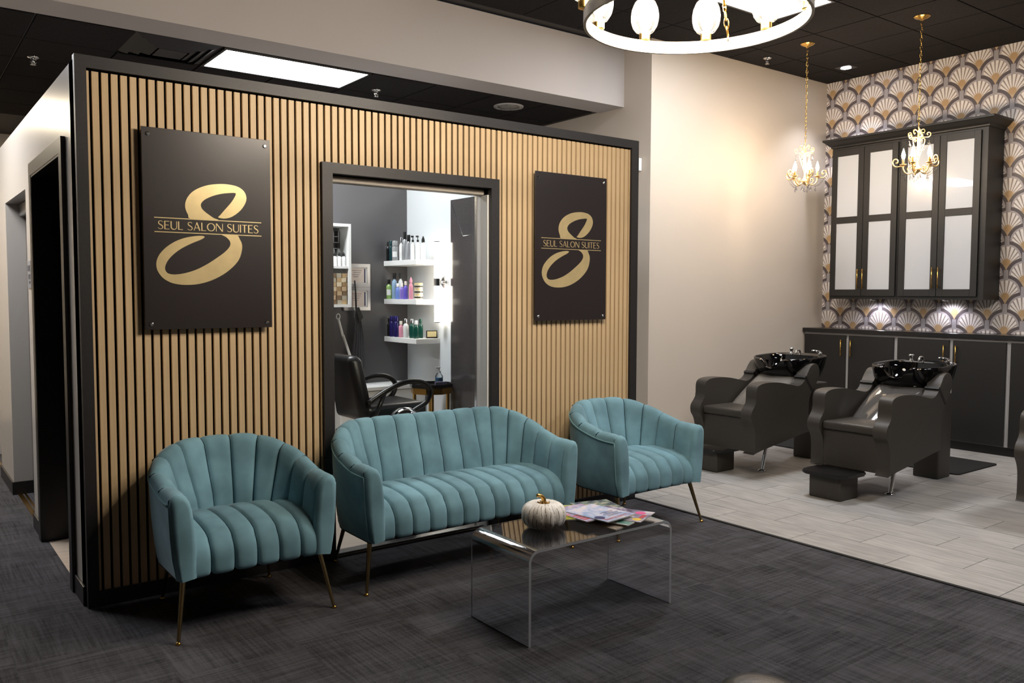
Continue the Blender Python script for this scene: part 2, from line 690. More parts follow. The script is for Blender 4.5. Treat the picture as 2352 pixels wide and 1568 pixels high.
PITCH_S, GAP = 0.0416, 0.0128
SW = PITCH_S - GAP
full = obj('slat', slat_bm(0.075, 2.533, SW), M['slat'], wall_front)
short = obj('slat', slat_bm(2.223, 2.533, SW), M['slat'], wall_front)
uf = us = False
CL, CR = 1.209, 2.407                   # window casing outer edges
for k in range(-1, 85):
    c = 0.069 + PITCH_S * k + PITCH_S / 2
    a, b = c - SW / 2, c + SW / 2
    if b < 0.052 or a > 3.575:
        continue
    cut = (a < 0.05 < b) or (b > 3.58 > a)
    pieces = []
    if b <= CL or a >= CR:
        pieces.append((max(a, 0.0505), min(b, 3.5795), 'f'))
    elif a >= CL and b <= CR:
        pieces.append((a, b, 's'))
    else:                                # ripped along the casing edge
        if a < CL < b:
            pieces += [(a, CL - 0.0005, 'f'), (CL - 0.0005, b, 's')]
        else:
            pieces += [(a, CR + 0.0005, 's'), (CR + 0.0005, b, 'f')]
    for p0, p1, kd in pieces:
        if p1 - p0 < 0.003:
            continue
        if kd == 'f':
            o = full if not uf else full.copy()
            new = uf
            uf = True
        else:
            o = short if not us else short.copy()
            new = us
            us = True
        if new:
            COL.objects.link(o)
            o.parent = wall_front
        o.location.x = (p0 + p1) / 2
        o.scale.x = (p1 - p0) / SW
# black frame boards, mitred at the top left
bm = new_bm(); prism(bm, [(0, 0), (0.05, 0.0), (0.05, 2.543), (0, H)], 'y', -0.004, 0.045); obj('frame_board', bm, M['black_satin'], wall_front)
bm = new_bm(); prism(bm, [(0, H), (0.05, 2.543), (3.582, 2.543), (WX, H)], 'y', -0.004, 0.045); obj('frame_board', bm, M['black_satin'], wall_front)
bm = new_bm(); prism(bm, [(3.582, 0), (WX, 0), (WX, H), (3.582, 2.543)], 'y', -0.004, 0.045); obj('frame_board', bm, M['black_satin'], wall_front)
bm = new_bm(); box(bm, 0.05, CL, -0.003, 0.045, 0, 0.075); obj('frame_board', bm, M['black_satin'], wall_front)
bm = new_bm(); box(bm, CR, 3.582, -0.003, 0.045, 0, 0.075); obj('frame_board', bm, M['black_satin'], wall_front)

# ---- window in the slat wall
bm = new_bm()
prism(bm, [(CL, 0), (WL, 0), (WL, WT), (CL, 2.223)], 'y', -0.012, 0.04)
win = struct('window_1', bm, M['black_satin'])
bm = new_bm(); prism(bm, [(CL, 2.223), (WL, WT), (WR, WT), (CR, 2.223)], 'y', -0.012, 0.04); obj('casing_board', bm, M['black_satin'], win)
bm = new_bm(); prism(bm, [(WR, 0), (CR, 0), (CR, 2.223), (WR, WT)], 'y', -0.012, 0.04); obj('casing_board', bm, M['black_satin'], win)
bm = new_bm(); box(bm, 1.315, 2.31, 0.096, 0.106, 0.012, 2.145); obj('pane', bm, M['window'], win)
bm = new_bm(); box(bm, WL + 0.003, WR - 0.006, 0.055, 0.128, 2.125, WT - 0.002, 0.012, 3); obj('header_rail', bm, M['beige'], win, True, auto=40)
bm = new_bm(); box(bm, WL + 0.003, WL + 0.03, 0.085, 0.12, 0.0, 2.125); obj('jamb', bm, M['white'], win)
bm = new_bm(); box(bm, WR - 0.012, WR - 0.001, 0.018, 0.15, 0.0, 2.125); obj('jamb', bm, M['white'], win)
bm = new_bm(); box(bm, 1.312, 1.3165, 0.090, 0.112, 0.012, 2.125); obj('glass_edge', bm, M['steel'], win)
bm = new_bm(); box(bm, 2.300, 2.305, 0.090, 0.112, 0.012, 2.125); obj('glass_edge', bm, M['steel'], win)
bm = new_bm(); box(bm, WL + 0.003, WR - 0.003, 0.05, 0.125, 0.0, 0.012, 0.003); obj('sill_track', bm, M['steel'], win)

D1A_, D1B_ = 0.36, 1.35
# ---- the suite's other walls
bm = new_bm()
box(bm, 3.45, 3.60, 0.13, 3.10, 0, H - 0.02)
wr = struct('wall_right', bm, M['white_wall'])
bm = new_bm()
box(bm, 0.12, 3.45, 2.99, 3.10, 0, H - 0.02)
wb = struct('wall_back', bm, M['grey_wall'])
bm = new_bm()
box(bm, 0.126, 0.14, D1B_ + 0.02, 2.988, 0, H - 0.02)
box(bm, 0.126, 0.14, 0.135, D1A_ - 0.02, 0, H - 0.02)
struct('wall_partition', bm, M['grey_wall'])

# left wall with its openings (face at x = 0)
D1a, D1b, O2a, O2b, O3a, O3b = 0.36, 1.35, 1.735, 2.812, 3.60, 4.70
LT = H - 0.02
bm = new_bm()
for y0, y1, z0, z1 in ((0.045, D1a, 0, LT), (D1a, D1b, 2.21, LT), (D1b, O2a, 0, LT), (O2a, O2b, 2.15, LT), (O2b, O3a, 0, LT), (O3a, O3b, 2.15, LT), (O3b, 7.0, 0, LT)):
    box(bm, 0.0, 0.12, y0, y1, z0, z1)
wl = struct('wall_left', bm, M['beige_gloss'])
for n, (y0, y1) in enumerate(((0.05, D1a - 0.075), (D1b + 0.075, O2a), (O2b, O3a), (O3b, 7.0))):
    bm = new_bm(); box(bm, -0.012, 0.0, y0, y1, 0, 0.095, 0.003); struct('baseboard_left', bm, M['black_paint'])
bm = new_bm(); box(bm, -0.012, 0.24, O2b, O2b + 0.01, 0, 0.095); 
box(bm, -0.012, 0.24, O2b - 0.012, O2b + 0.001, 0, 0.095); struct('baseboard_left', bm, M['black_paint'])
# door 1: black casing, black jamb liner, black leaf standing open inside
bm = new_bm(); prism(bm, [(D1a - 0.075, 0), (D1a, 0), (D1a, 2.19), (D1a - 0.075, 2.265)], 'x', -0.02, 0.0)
door1 = struct('door_1', bm, M['black_paint'])
bm = new_bm(); prism(bm, [(D1a - 0.075, 2.265), (D1a, 2.19), (D1b, 2.19), (D1b + 0.075, 2.265)], 'x', -0.02, 0.0); obj('casing_board', bm, M['black_paint'], door1)
bm = new_bm(); prism(bm, [(D1b, 0), (D1b + 0.075, 0), (D1b + 0.075, 2.265), (D1b, 2.19)], 'x', -0.02, 0.0); obj('casing_board', bm, M['black_paint'], door1)
bm = new_bm(); box(bm, -0.018, 0.15, D1a, D1a + 0.012, 0, 2.19); obj('jamb', bm, M['black_deep'], door1)
bm = new_bm(); box(bm, -0.018, 0.15, D1b - 0.012, D1b, 0, 2.19); obj('jamb', bm, M['black_deep'], door1)
bm = new_bm(); box(bm, -0.018, 0.15, D1a + 0.012, D1b - 0.012, 2.178, 2.21); obj('head_jamb', bm, M['black_deep'], door1)
bm = new_bm(); box(bm, 0.15, 1.05, D1b - 0.062, D1b - 0.02, 0.012, 2.17); lf = obj('door_leaf', bm, M['black_deep'], door1)
bm = new_bm(); tube(bm, [(0.98, D1b - 0.062, 1.0), (0.98, D1b - 0.11, 1.0), (0.88, D1b - 0.11, 1.0)], 0.009, 8); obj('door_handle', bm, M['steel'], lf, True)
# opening 2: painted reveal, header rail, glass leaf, threshold
bm = new_bm(); box(bm, 0.12, 0.26, O2b, O2b + 0.10, 0, 2.15); box(bm, 0.12, 0.26, O2a - 0.1, O2a, 0, 2.15); box(bm, 0.12, 0.26, O2a - 0.1, O2b + 0.1, 2.15, 2.25)
door2 = struct('door_2', bm, M['beige'])
bm = new_bm(); box(bm, 0.085, 0.15, O2a + 0.002, O2b - 0.002, 2.06, 2.149, 0.008); obj('header_rail', bm, M['silver_frame'], door2)
bm = new_bm(); box(bm, 0.10, 0.11, O2a + 0.01, O2a + 0.42, 0.012, 2.06); obj('pane', bm, M['window'], door2)
bm = new_bm(); box(bm, 0.085, 0.125, O2a + 0.003, O2a + 0.02, 0.0, 1.72); obj('edge_stile', bm, M['black_paint'], door2)
bm = new_bm(); box(bm, 0.02, 0.05, O2a, O2b - 0.013, 0.0, 0.006); obj('threshold', bm, M['brass'], door2)
bm = new_bm(); box(bm, 0.06, 0.075, O2a, O2b - 0.013, 0.0, 0.006); obj('threshold', bm, M['brass'], door2)
bm = new_bm(); box(bm, 0.02, 0.05, O3a, O3b, 0.0, 0.006); door3 = struct('door_3', bm, M['brass'])
bm = new_bm(); box(bm, 0.12, 0.3, O3b - 0.02, O3b, 0, 2.15); obj('jamb', bm, M['beige'], door3)

# ---- passage wall, lit wall, papered wall
bm = new_bm(); box(bm, SX, SX + 0.14, YL, 7.0, 0, ZU); struct('wall_passage', bm, M['beige'])
bm = new_bm(); box(bm, SX + 0.14, XW + 0.14, YL, YL + 0.14, 0, ZU); struct('wall_rear', bm, M['beige'])
bm = new_bm(); box(bm, XW, XW + 0.14, -6.5, YL, 0, ZU); struct('wall_papered', bm, M['paper'])
bm = new_bm(); box(bm, -4.5, XW + 0.14, -6.6, -6.5, 0, ZU); struct('wall_street', bm, M['night'])
bm = new_bm(); box(bm, -4.6, -4.5, -6.6, 7.0, 0, ZU); struct('wall_west', bm, M['night'])
bm = new_bm(); box(bm, -4.5, SX, 7.0, 7.1, 0, ZU); struct('wall_end', bm, M['beige'])
bm = new_bm(); box(bm, SX - 0.012, SX, YL + 0.001, 3.0, 0, 0.09, 0.003); struct('baseboard_passage', bm, M['black_paint'])
bm = new_bm(); box(bm, SX - 0.012, 7.55, YL - 0.012, YL, 0, 0.09, 0.003); struct('baseboard_rear', bm, M['black_paint'])
# soffit beam between the two ceilings
bm = new_bm(); box(bm, -4.5, SX, 1.62, 1.955, ZB, ZU); struct('trim_2', bm, M['soffit'])

# ---- ceilings: grid and tiles
bm = new_bm(); box(bm, -4.5, XW + 0.14, -6.6, 1.62, ZU + 0.012, ZU + 0.10)
ceil_u = struct('ceiling', bm, M['ceil_grid'])
bm = new_bm(); box(bm, -4.5, SX, 1.955, 7.0, ZB + 0.012, ZB + 0.10)
ceil_b = struct('ceiling', bm, M['ceil_grid'])
bm = new_bm(); box(bm, -0.298, 0.298, -0.298, 0.298, -0.002, 0.013)
ctile = obj('ceiling_tile', bm, M['ceil'], ceil_u)
first = True
LIGHTS_U = {(7, 2), (8, 2)}
GX0, GY0 = 5.56 - 0.61 * 7.0, -0.335 - 0.61 * 3       # grid origin of the front room


def put_tile(par, x, y, z):
    global first
    o = ctile if first else ctile.copy()
    if not first:
        COL.objects.link(o)
    first = False
    o.parent = par
    o.location = (x, y, z)


PANELS_U = [(4.34, 5.56, -0.335, 0.275), (4.34, 5.56, -3.995, -3.385), (0.68, 1.90, -3.995, -3.385), (0.68, 1.90, -0.945, -0.335)]
PANELS_B = [(1.34, 2.56, 1.985, 2.595), (-1.71, -0.49, 1.985, 2.595), (-1.71, -0.49, 5.035, 5.645)]


def inside(x, y, rs):
    return any(a < x < b and c < y < d for a, b, c, d in rs)


PANELS_U = PANELS_U[:2]
for i in range(-2, 12):
    for j in range(-2, 6):
        x, y = GX0 + 0.61 * i + 0.305, GY0 + 0.61 * j + 0.305
        if inside(x, y, PANELS_U) or y > 1.62 and x < SX:
            continue
        if x > XW or y > YL and x > SX:
            continue
        put_tile(ceil_u, x, y, ZU)
bx0, by0 = 1.34 - 0.61 * 4, 1.985
for i in range(0, 11):
    for j in range(0, 6):
        x, y = bx0 + 0.61 * i + 0.305, by0 + 0.61 * j + 0.305
        if inside(x, y, PANELS_B) or (abs(x - 1.035) < 0.2 and abs(y - 2.29) < 0.2) or x > SX:
            continue
        put_tile(ceil_b, x, y, ZB)


def ceiling_light(x0, x1, y0, y1, z, label, glow_mat='panel'):
    t = thing('ceiling_light', label, 'light', ((x0 + x1) / 2, (y0 + y1) / 2, z), 0, 'ceiling light panels')
    w, d = (x1 - x0) / 2 - 0.006, (y1 - y0) / 2 - 0.006
    bm = new_bm()
    for a in ((-w, w, -d, -d + 0.022), (-w, w, d - 0.022, d), (-w, -w + 0.022, -d + 0.022, d - 0.022), (w - 0.022, w, -d + 0.022, d - 0.022)):
        box(bm, a[0], a[1], a[2], a[3], -0.006, 0.012)
    obj('frame', bm, M['black_paint'], t)
    bm = new_bm(); box(bm, -w + 0.022, w - 0.022, -d + 0.022, d - 0.022, -0.003, 0.010)
    obj('diffuser', bm, M[glow_mat], t)
    return t


ceiling_light(*PANELS_B[0], ZB, 'bright rectangular ceiling panel glowing above the slatted wall')
ceiling_light(*PANELS_B[1], ZB, 'unseen ceiling panel added to light the near end of the hallway')  # added panel out of view, brightens the left wall
ceiling_light(*PANELS_B[2], ZB, 'unseen ceiling panel added to light the far end of the hallway', 'added_panel_warm')  # added panel out of view, warms the far part of the left wall
ceiling_light(*PANELS_U[0], ZU, 'bright ceiling panel half hidden behind the ring chandelier')
ceiling_light(*PANELS_U[1], ZU, 'unseen ceiling panel added for light over the near end of the shampoo area')  # added panel out of view, general light for the front room


# ------------------------------------------------------------------ ceiling fittings
def sprinkler(loc, label):
    t = thing('sprinkler_head', label, 'sprinkler', loc, 0, 'ceiling sprinklers')
    bm = new_bm(); lathe(bm, [(0.040, -0.001), (0.043, -0.006), (0.034, -0.012), (0.014, -0.015)], 20); obj('escutcheon', bm, M['chrome'], t, True)
    bm = new_bm(); lathe(bm, [(0.003, -0.052), (0.011, -0.046), (0.013, -0.014)], 12)
    for s in (-1, 1):
        tube(bm, [(0.012 * s, 0, -0.014), (0.021 * s, 0, -0.03), (0.016 * s, 0, -0.047), (0.004 * s, 0, -0.058)], 0.0035, 6)
    obj('frame_arms', bm, M['chrome'], t, True)
    bm = new_bm(); lathe(bm, [(0.020, -0.063), (0.021, -0.060), (0.005, -0.057)], 14); obj('deflector', bm, M['chrome'], t, True)


sprinkler((0.246, 3.115, ZB), 'chrome sprinkler on the dark hallway ceiling beyond the left end of the slat wall')
sprinkler((2.835, 2.45, ZB), 'chrome sprinkler right beside the panel light above the slat wall')
sprinkler((6.494, 1.02, ZU), 'dark sprinkler on the high ceiling near the plain beige wall')

t = thing('ceiling_speaker', 'round grey ceiling speaker above the slat wall', 'speaker', (4.16, 2.26, ZB))
bm = new_bm(); lathe(bm, [(0.108, -0.010), (0.142, -0.012), (0.146, -0.004), (0.146, 0.0)], 40, caps=False); obj('rim', bm, M['stile'], t, True)
for k in range(8):
    bm = new_bm(); lathe(bm, [(0.005, -0.014), (0.005, -0.011)], 8, (0.126 * math.cos(k * PI / 4), 0.126 * math.sin(k * PI / 4), 0)); obj('screw', bm, M['black_plastic'], t)
bm = new_bm(); lathe(bm, [(0.002, -0.013), (0.06, -0.0125), (0.108, -0.010)], 36); obj('grille', bm, pm('perforated_grille', (150, 148, 144), rough=0.6, bump=(300, 0.8)), t, True)

t = thing('air_diffuser', 'black square air diffuser with a raised centre plate on the suite ceiling', 'vent', (1.035, 2.29, ZB))
for k, (a, z) in enumerate(((0.298, -0.002), (0.235, -0.012), (0.17, -0.020))):
    bm = new_bm()
    o_, i_ = a, a - 0.055
    for s in range(4):
        p = [Vector((-o_, -o_, z + 0.012)), Vector((o_, -o_, z + 0.012)), Vector((i_, -i_, z - 0.012)), Vector((-i_, -i_, z - 0.012))]
        R = Matrix.Rotation(s * PI / 2, 3, 'Z')
        bm.faces.new([bm.verts.new(R @ q) for q in p])
        bm.faces.new([bm.verts.new(R @ q + Vector((0, 0, 0.003))) for q in p])
    obj('louver', bm, M['black_paint'], t)
bm = new_bm(); box(bm, -0.1, 0.1, -0.1, 0.1, -0.034, -0.028, 0.002); obj('centre_plate', bm, M['black_satin'], t)

t = thing('recessed_light', 'small square recessed ceiling light above the papered wall', 'light', (7.45, 0.74, ZU))
bm = new_bm(); box(bm, -0.085, 0.085, -0.085, 0.085, -0.006, 0.0, 0.003); obj('trim_plate', bm, M['black_paint'], t)
bm = new_bm(); lathe(bm, [(0.052, -0.009), (0.052, -0.006)], 24); obj('lens', bm, M['spot'], t)
d = bpy.data.lights.new('recessed_spot', 'SPOT'); d.energy = 38; d.spot_size = 1.7; d.spot_blend = 0.6; d.shadow_soft_size = 0.05; d.color = (0.93, 0.92, 1.0)
o = bpy.data.objects.new('recessed_spot', d); COL.objects.link(o); o.parent = t; o.location = (0, 0, -0.02)


# ------------------------------------------------------------------ signs
def stroke(pts, wid):
    """Left and right edge of a pen stroke of varying width (2-D)."""
    L, R = [], []
    for i, p in enumerate(pts):
        a, b = pts[max(i - 1, 0)], pts[min(i + 1, len(pts) - 1)]
        t = (b - a).normalized()
        n = Vector((-t.y, t.x))
        w = wid(i / (len(pts) - 1)) / 2
        L.append(p + n * w)
        R.append(p - n * w)
    return L, R


def letter_strokes(ch):
    V = Vector
    th, tn = 0.125, 0.07
    con = lambda w: (lambda t: w)
    if ch == 'S':
        p = catmull([(0.50, 0.85), (0.41, 0.955), (0.27, 0.975), (0.13, 0.92), (0.075, 0.77), (0.14, 0.62), (0.30, 0.51), (0.46, 0.39), (0.51, 0.23), (0.44, 0.085), (0.28, 0.02), (0.13, 0.055), (0.02, 0.17)], 5)
        p = [V((q[0], q[1])) for q in [(v.x, v.y) if len(v) > 1 else v for v in p]]
        return 0.56, [(p, lambda t: 0.055 + 0.075 * math.exp(-((t - 0.5) / 0.22) ** 2))]
    if ch == 'E':
        return 0.56, [([V((0.065, 0)), V((0.065, 1))], con(th)), ([V((0.06, 0.965)), V((0.54, 0.965))], con(tn)), ([V((0.06, 0.52)), V((0.47, 0.52))], con(tn)), ([V((0.06, 0.035)), V((0.55, 0.035))], con(tn))]
    if ch == 'L':
        return 0.53, [([V((0.065, 0)), V((0.065, 1))], con(th)), ([V((0.06, 0.035)), V((0.52, 0.035))], con(tn))]
    if ch == 'I':
        return 0.14, [([V((0.07, 0)), V((0.07, 1))], con(th))]
    if ch == 'T':
        return 0.62, [([V((0.31, 0)), V((0.31, 1))], con(th)), ([V((0.0, 0.965)), V((0.62, 0.965))], con(tn))]
    if ch == 'U':
        c = [V((0.07, 1)), V((0.07, 0.5))] + [V((0.36 - 0.29 * math.cos(a), 0.32 - 0.30 * math.sin(a))) for a in [PI * k / 14 for k in range(15)]] + [V((0.65, 0.5)), V((0.65, 1))]
        return 0.70, [(c, lambda t: th - (th - tn) * smoothstep(0.3, 0.7, t))]
    if ch == 'O':
        c = [V((0.45 - 0.40 * math.cos(a), 0.5 + 0.46 * math.sin(a))) for a in [2 * PI * k / 40 for k in range(41)]]
        return 0.90, [(c, lambda t: tn + (th - tn) * abs(math.cos(2 * PI * t)))]
    if ch == 'A':
        return 0.74, [([V((0.04, 0)), V((0.37, 1))], con(tn)), ([V((0.35, 1)), V((0.68, 0))], con(th)), ([V((0.15, 0.32)), V((0.57, 0.32))], con(tn))]
    if ch == 'N':
        return 0.78, [([V((0.04, 0)), V((0.04, 1))], con(tn)), ([V((0.06, 0.98)), V((0.72, 0.02))], con(th)), ([V((0.74, 0)), V((0.74, 1))], con(tn))]
    return 0.28, []


def add_lettering(text, width, cap, y, z0, mat, par, spacing=0.10):
    """One mesh per letter."""
    adv = [letter_strokes(ch)[0] for ch in text]
    sx = width / (sum(adv) + spacing * (len(text) - 1))
    x = 0.0
    for ch, a in zip(text, adv):
        st = letter_strokes(ch)[1]
        if st:
            bm = new_bm()
            for n, (pts, wid) in enumerate(st):
                L, R = stroke(pts, wid)
                yy = y - 0.00003 * n
                row = lambda E: [bm.verts.new(Vector((-width / 2 + (x + q.x) * sx, yy, z0 + q.y * cap))) for q in E]
                A, B = row(L), row(R)
                for i in range(len(A) - 1):
                    bm.faces.new((A[i], B[i], B[i + 1], A[i + 1]))
            obj('letter', bm, mat, par)
        x += a + spacing


S_UP = [(-0.0894, 0.0581), (-0.1054, 0.0786), (-0.1166, 0.1046), (-0.118, 0.1312), (-0.1084, 0.1598), (-0.087, 0.188), (-0.057, 0.2097), (-0.0168, 0.2276), (0.0236, 0.2375), (0.0713, 0.2427), (0.1125, 0.2411), (0.1472, 0.2335), (0.175, 0.2149), (0.1873, 0.188), (0.1847, 0.1601), (0.1666, 0.1276), (0.1416, 0.1012), (0.1099, 0.0793), (0.0821, 0.0702), (0.0581, 0.0696), (0.0425, 0.0742), (0.0515, 0.0842), (0.0759, 0.1131), (0.104, 0.1457), (0.1218, 0.171), (0.134, 0.196), (0.1279, 0.2017), (0.1049, 0.2001), (0.0636, 0.1936), (0.0226, 0.1811), (-0.0113, 0.1652), (-0.0316, 0.1503), (-0.0425, 0.1328), (-0.0389, 0.1148), (-0.0258, 0.1001), (-0.0027, 0.0832), (0.0207, 0.0682), (0.0388, 0.0595)]
S_LO = [(0.0601, -0.0119), (0.0805, -0.024), (0.0975, -0.0406), (0.102, -0.059), (0.0934, -0.0787), (0.0689, -0.1036), (0.0307, -0.1322), (-0.0171, -0.1642), (-0.071, -0.1925), (-0.1239, -0.2102), (-0.1694, -0.2177), (-0.2013, -0.2149), (-0.2163, -0.2018), (-0.2191, -0.182), (-0.2064, -0.1519), (-0.1803, -0.1213), (-0.1411, -0.0901), (-0.0883, -0.0614), (-0.0484, -0.0437), (-0.0295, -0.0321), (-0.0281, -0.0259), (-0.0414, -0.0231), (-0.0745, -0.0259), (-0.1206, -0.0358), (-0.1662, -0.0544), (-0.2082, -0.0825), (-0.2405, -0.1165), (-0.2569, -0.1499), (-0.2594, -0.1796), (-0.2518, -0.2058), (-0.2303, -0.2352), (-0.1958, -0.2567), (-0.1574, -0.2663), (-0.1119, -0.2686), (-0.059, -0.2635), (0.0016, -0.2458), (0.0635, -0.214), (0.1126, -0.1751), (0.1448, -0.1361), (0.1595, -0.0938), (0.1615, -0.0589), (0.15, -0.0315), (0.1328, -0.0114)]


def foil_piece(pts):
    bm = new_bm()
    n = len(pts)
    P = catmull([(x, z, 0) for x, z in pts], 3, closed=True)
    # keep the straight cut along the text band sharp: last -> first is a straight edge
    P = P[:3 * (n - 1) + 1]
    from mathutils.geometry import tessellate_polygon
    tris = tessellate_polygon([[Vector((q.x, q.y, 0)) for q in P]])
    F = [bm.verts.new((q.x, -0.0378, q.y)) for q in P]
    B = [bm.verts.new((q.x, -0.0365, q.y)) for q in P]
    for a, b, c in tris:
        bm.faces.new((F[a], F[b], F[c]))
    for i in range(len(P)):
        j = (i + 1) % len(P)
        bm.faces.new((F[i], F[j], B[j], B[i]))
    return bm


def make_sign(loc, label):
    t = thing('wall_sign', label, 'sign', loc, 0, 'logo signs on the slat wall')
    bm = new_bm(); box(bm, -0.3165, 0.3165, -0.0365, -0.030, -0.488, 0.488, 0.0015); obj('board', bm, M['sign'], t)
    obj('emblem_upper_loop', foil_piece(S_UP), M['gold_foil'], t)
    obj('emblem_lower_loop', foil_piece(S_LO), M['gold_foil'], t)
    for z in (0.0573, -0.0115):
        bm = new_bm(); box(bm, -0.265, 0.265, -0.0372, -0.0365, z - 0.0021, z + 0.0021); obj('rule', bm, M['gold_foil'], t)
    add_lettering('SEUL SALON SUITES', 0.4975, 0.0405, -0.0374, 0.0020, M['gold_foil'], t)
    for x, z in ((-0.288, 0.455), (0.288, 0.455), (-0.288, -0.460), (0.288, -0.460)):
        bm = new_bm()
        prof = [(0.0085, 0.0), (0.0095, 0.026), (0.0095, 0.031), (0.006, 0.034)]
        lathe(bm, prof, 16)
        for v in bm.verts:
            v.co = Vector((x + v.co.x, -0.0085 - v.co.z + 0.0, z + v.co.y))
        obj('standoff_bolt', bm, M['chrome'], t, True, auto=40)
    return t


make_sign((0.593, 0.012 - 0.004, 1.812), 'black sign with gold S emblem on the slats left of the window')
make_sign((2.998, 0.012 - 0.004, 1.814), 'black sign with gold S emblem on the slats right of the window')


# ------------------------------------------------------------------ velvet seating
def u_path(Wd, yf, yb, rx, ry, n=160):
    """U-shaped plan from the left arm's front round the back to the right arm's front; (point, inward normal, s 0..1)."""
    hx = Wd / 2
    raw = []
    for k in range(40):
        raw.append(Vector((-hx, yf + (yb - ry - yf) * k / 40)))
    for k in range(40):
        a = PI / 2 * k / 40
        raw.append(Vector((-hx + rx - rx * math.cos(a), yb - ry + ry * math.sin(a))))
    m = 60
    for k in range(m):
        raw.append(Vector((-hx + rx + (2 * hx - 2 * rx) * k / m, yb)))
    for k in range(40):
        a = PI / 2 * k / 40
        raw.append(Vector((hx - rx + rx * math.sin(a), yb - ry + ry * math.cos(a))))
    for k in range(41):
        raw.append(Vector((hx, yb - ry + (yf - yb + ry) * k / 40)))
    clean = [raw[0]]
    for p in raw[1:]:
        if (p - clean[-1]).length > 1e-5:
            clean.append(p)
    cum = [0.0]
    for a, b in zip(clean, clean[1:]):
        cum.append(cum[-1] + (b - a).length)
    T = cum[-1]
    out = []
    j = 0
    for i in range(n + 1):
        s = T * i / n
        while j < len(cum) - 2 and cum[j + 1] < s:
            j += 1
        f = (s - cum[j]) / (cum[j + 1] - cum[j])
        p = clean[j].lerp(clean[j + 1], f)
        out.append([p, s / T])
    res = []
    for i, (p, s) in enumerate(out):
        a, b = out[max(i - 1, 0)][0], out[min(i + 1, n)][0]
        t = (b - a).normalized()
        res.append((p, Vector((t.y, -t.x)), s))
    return res, T


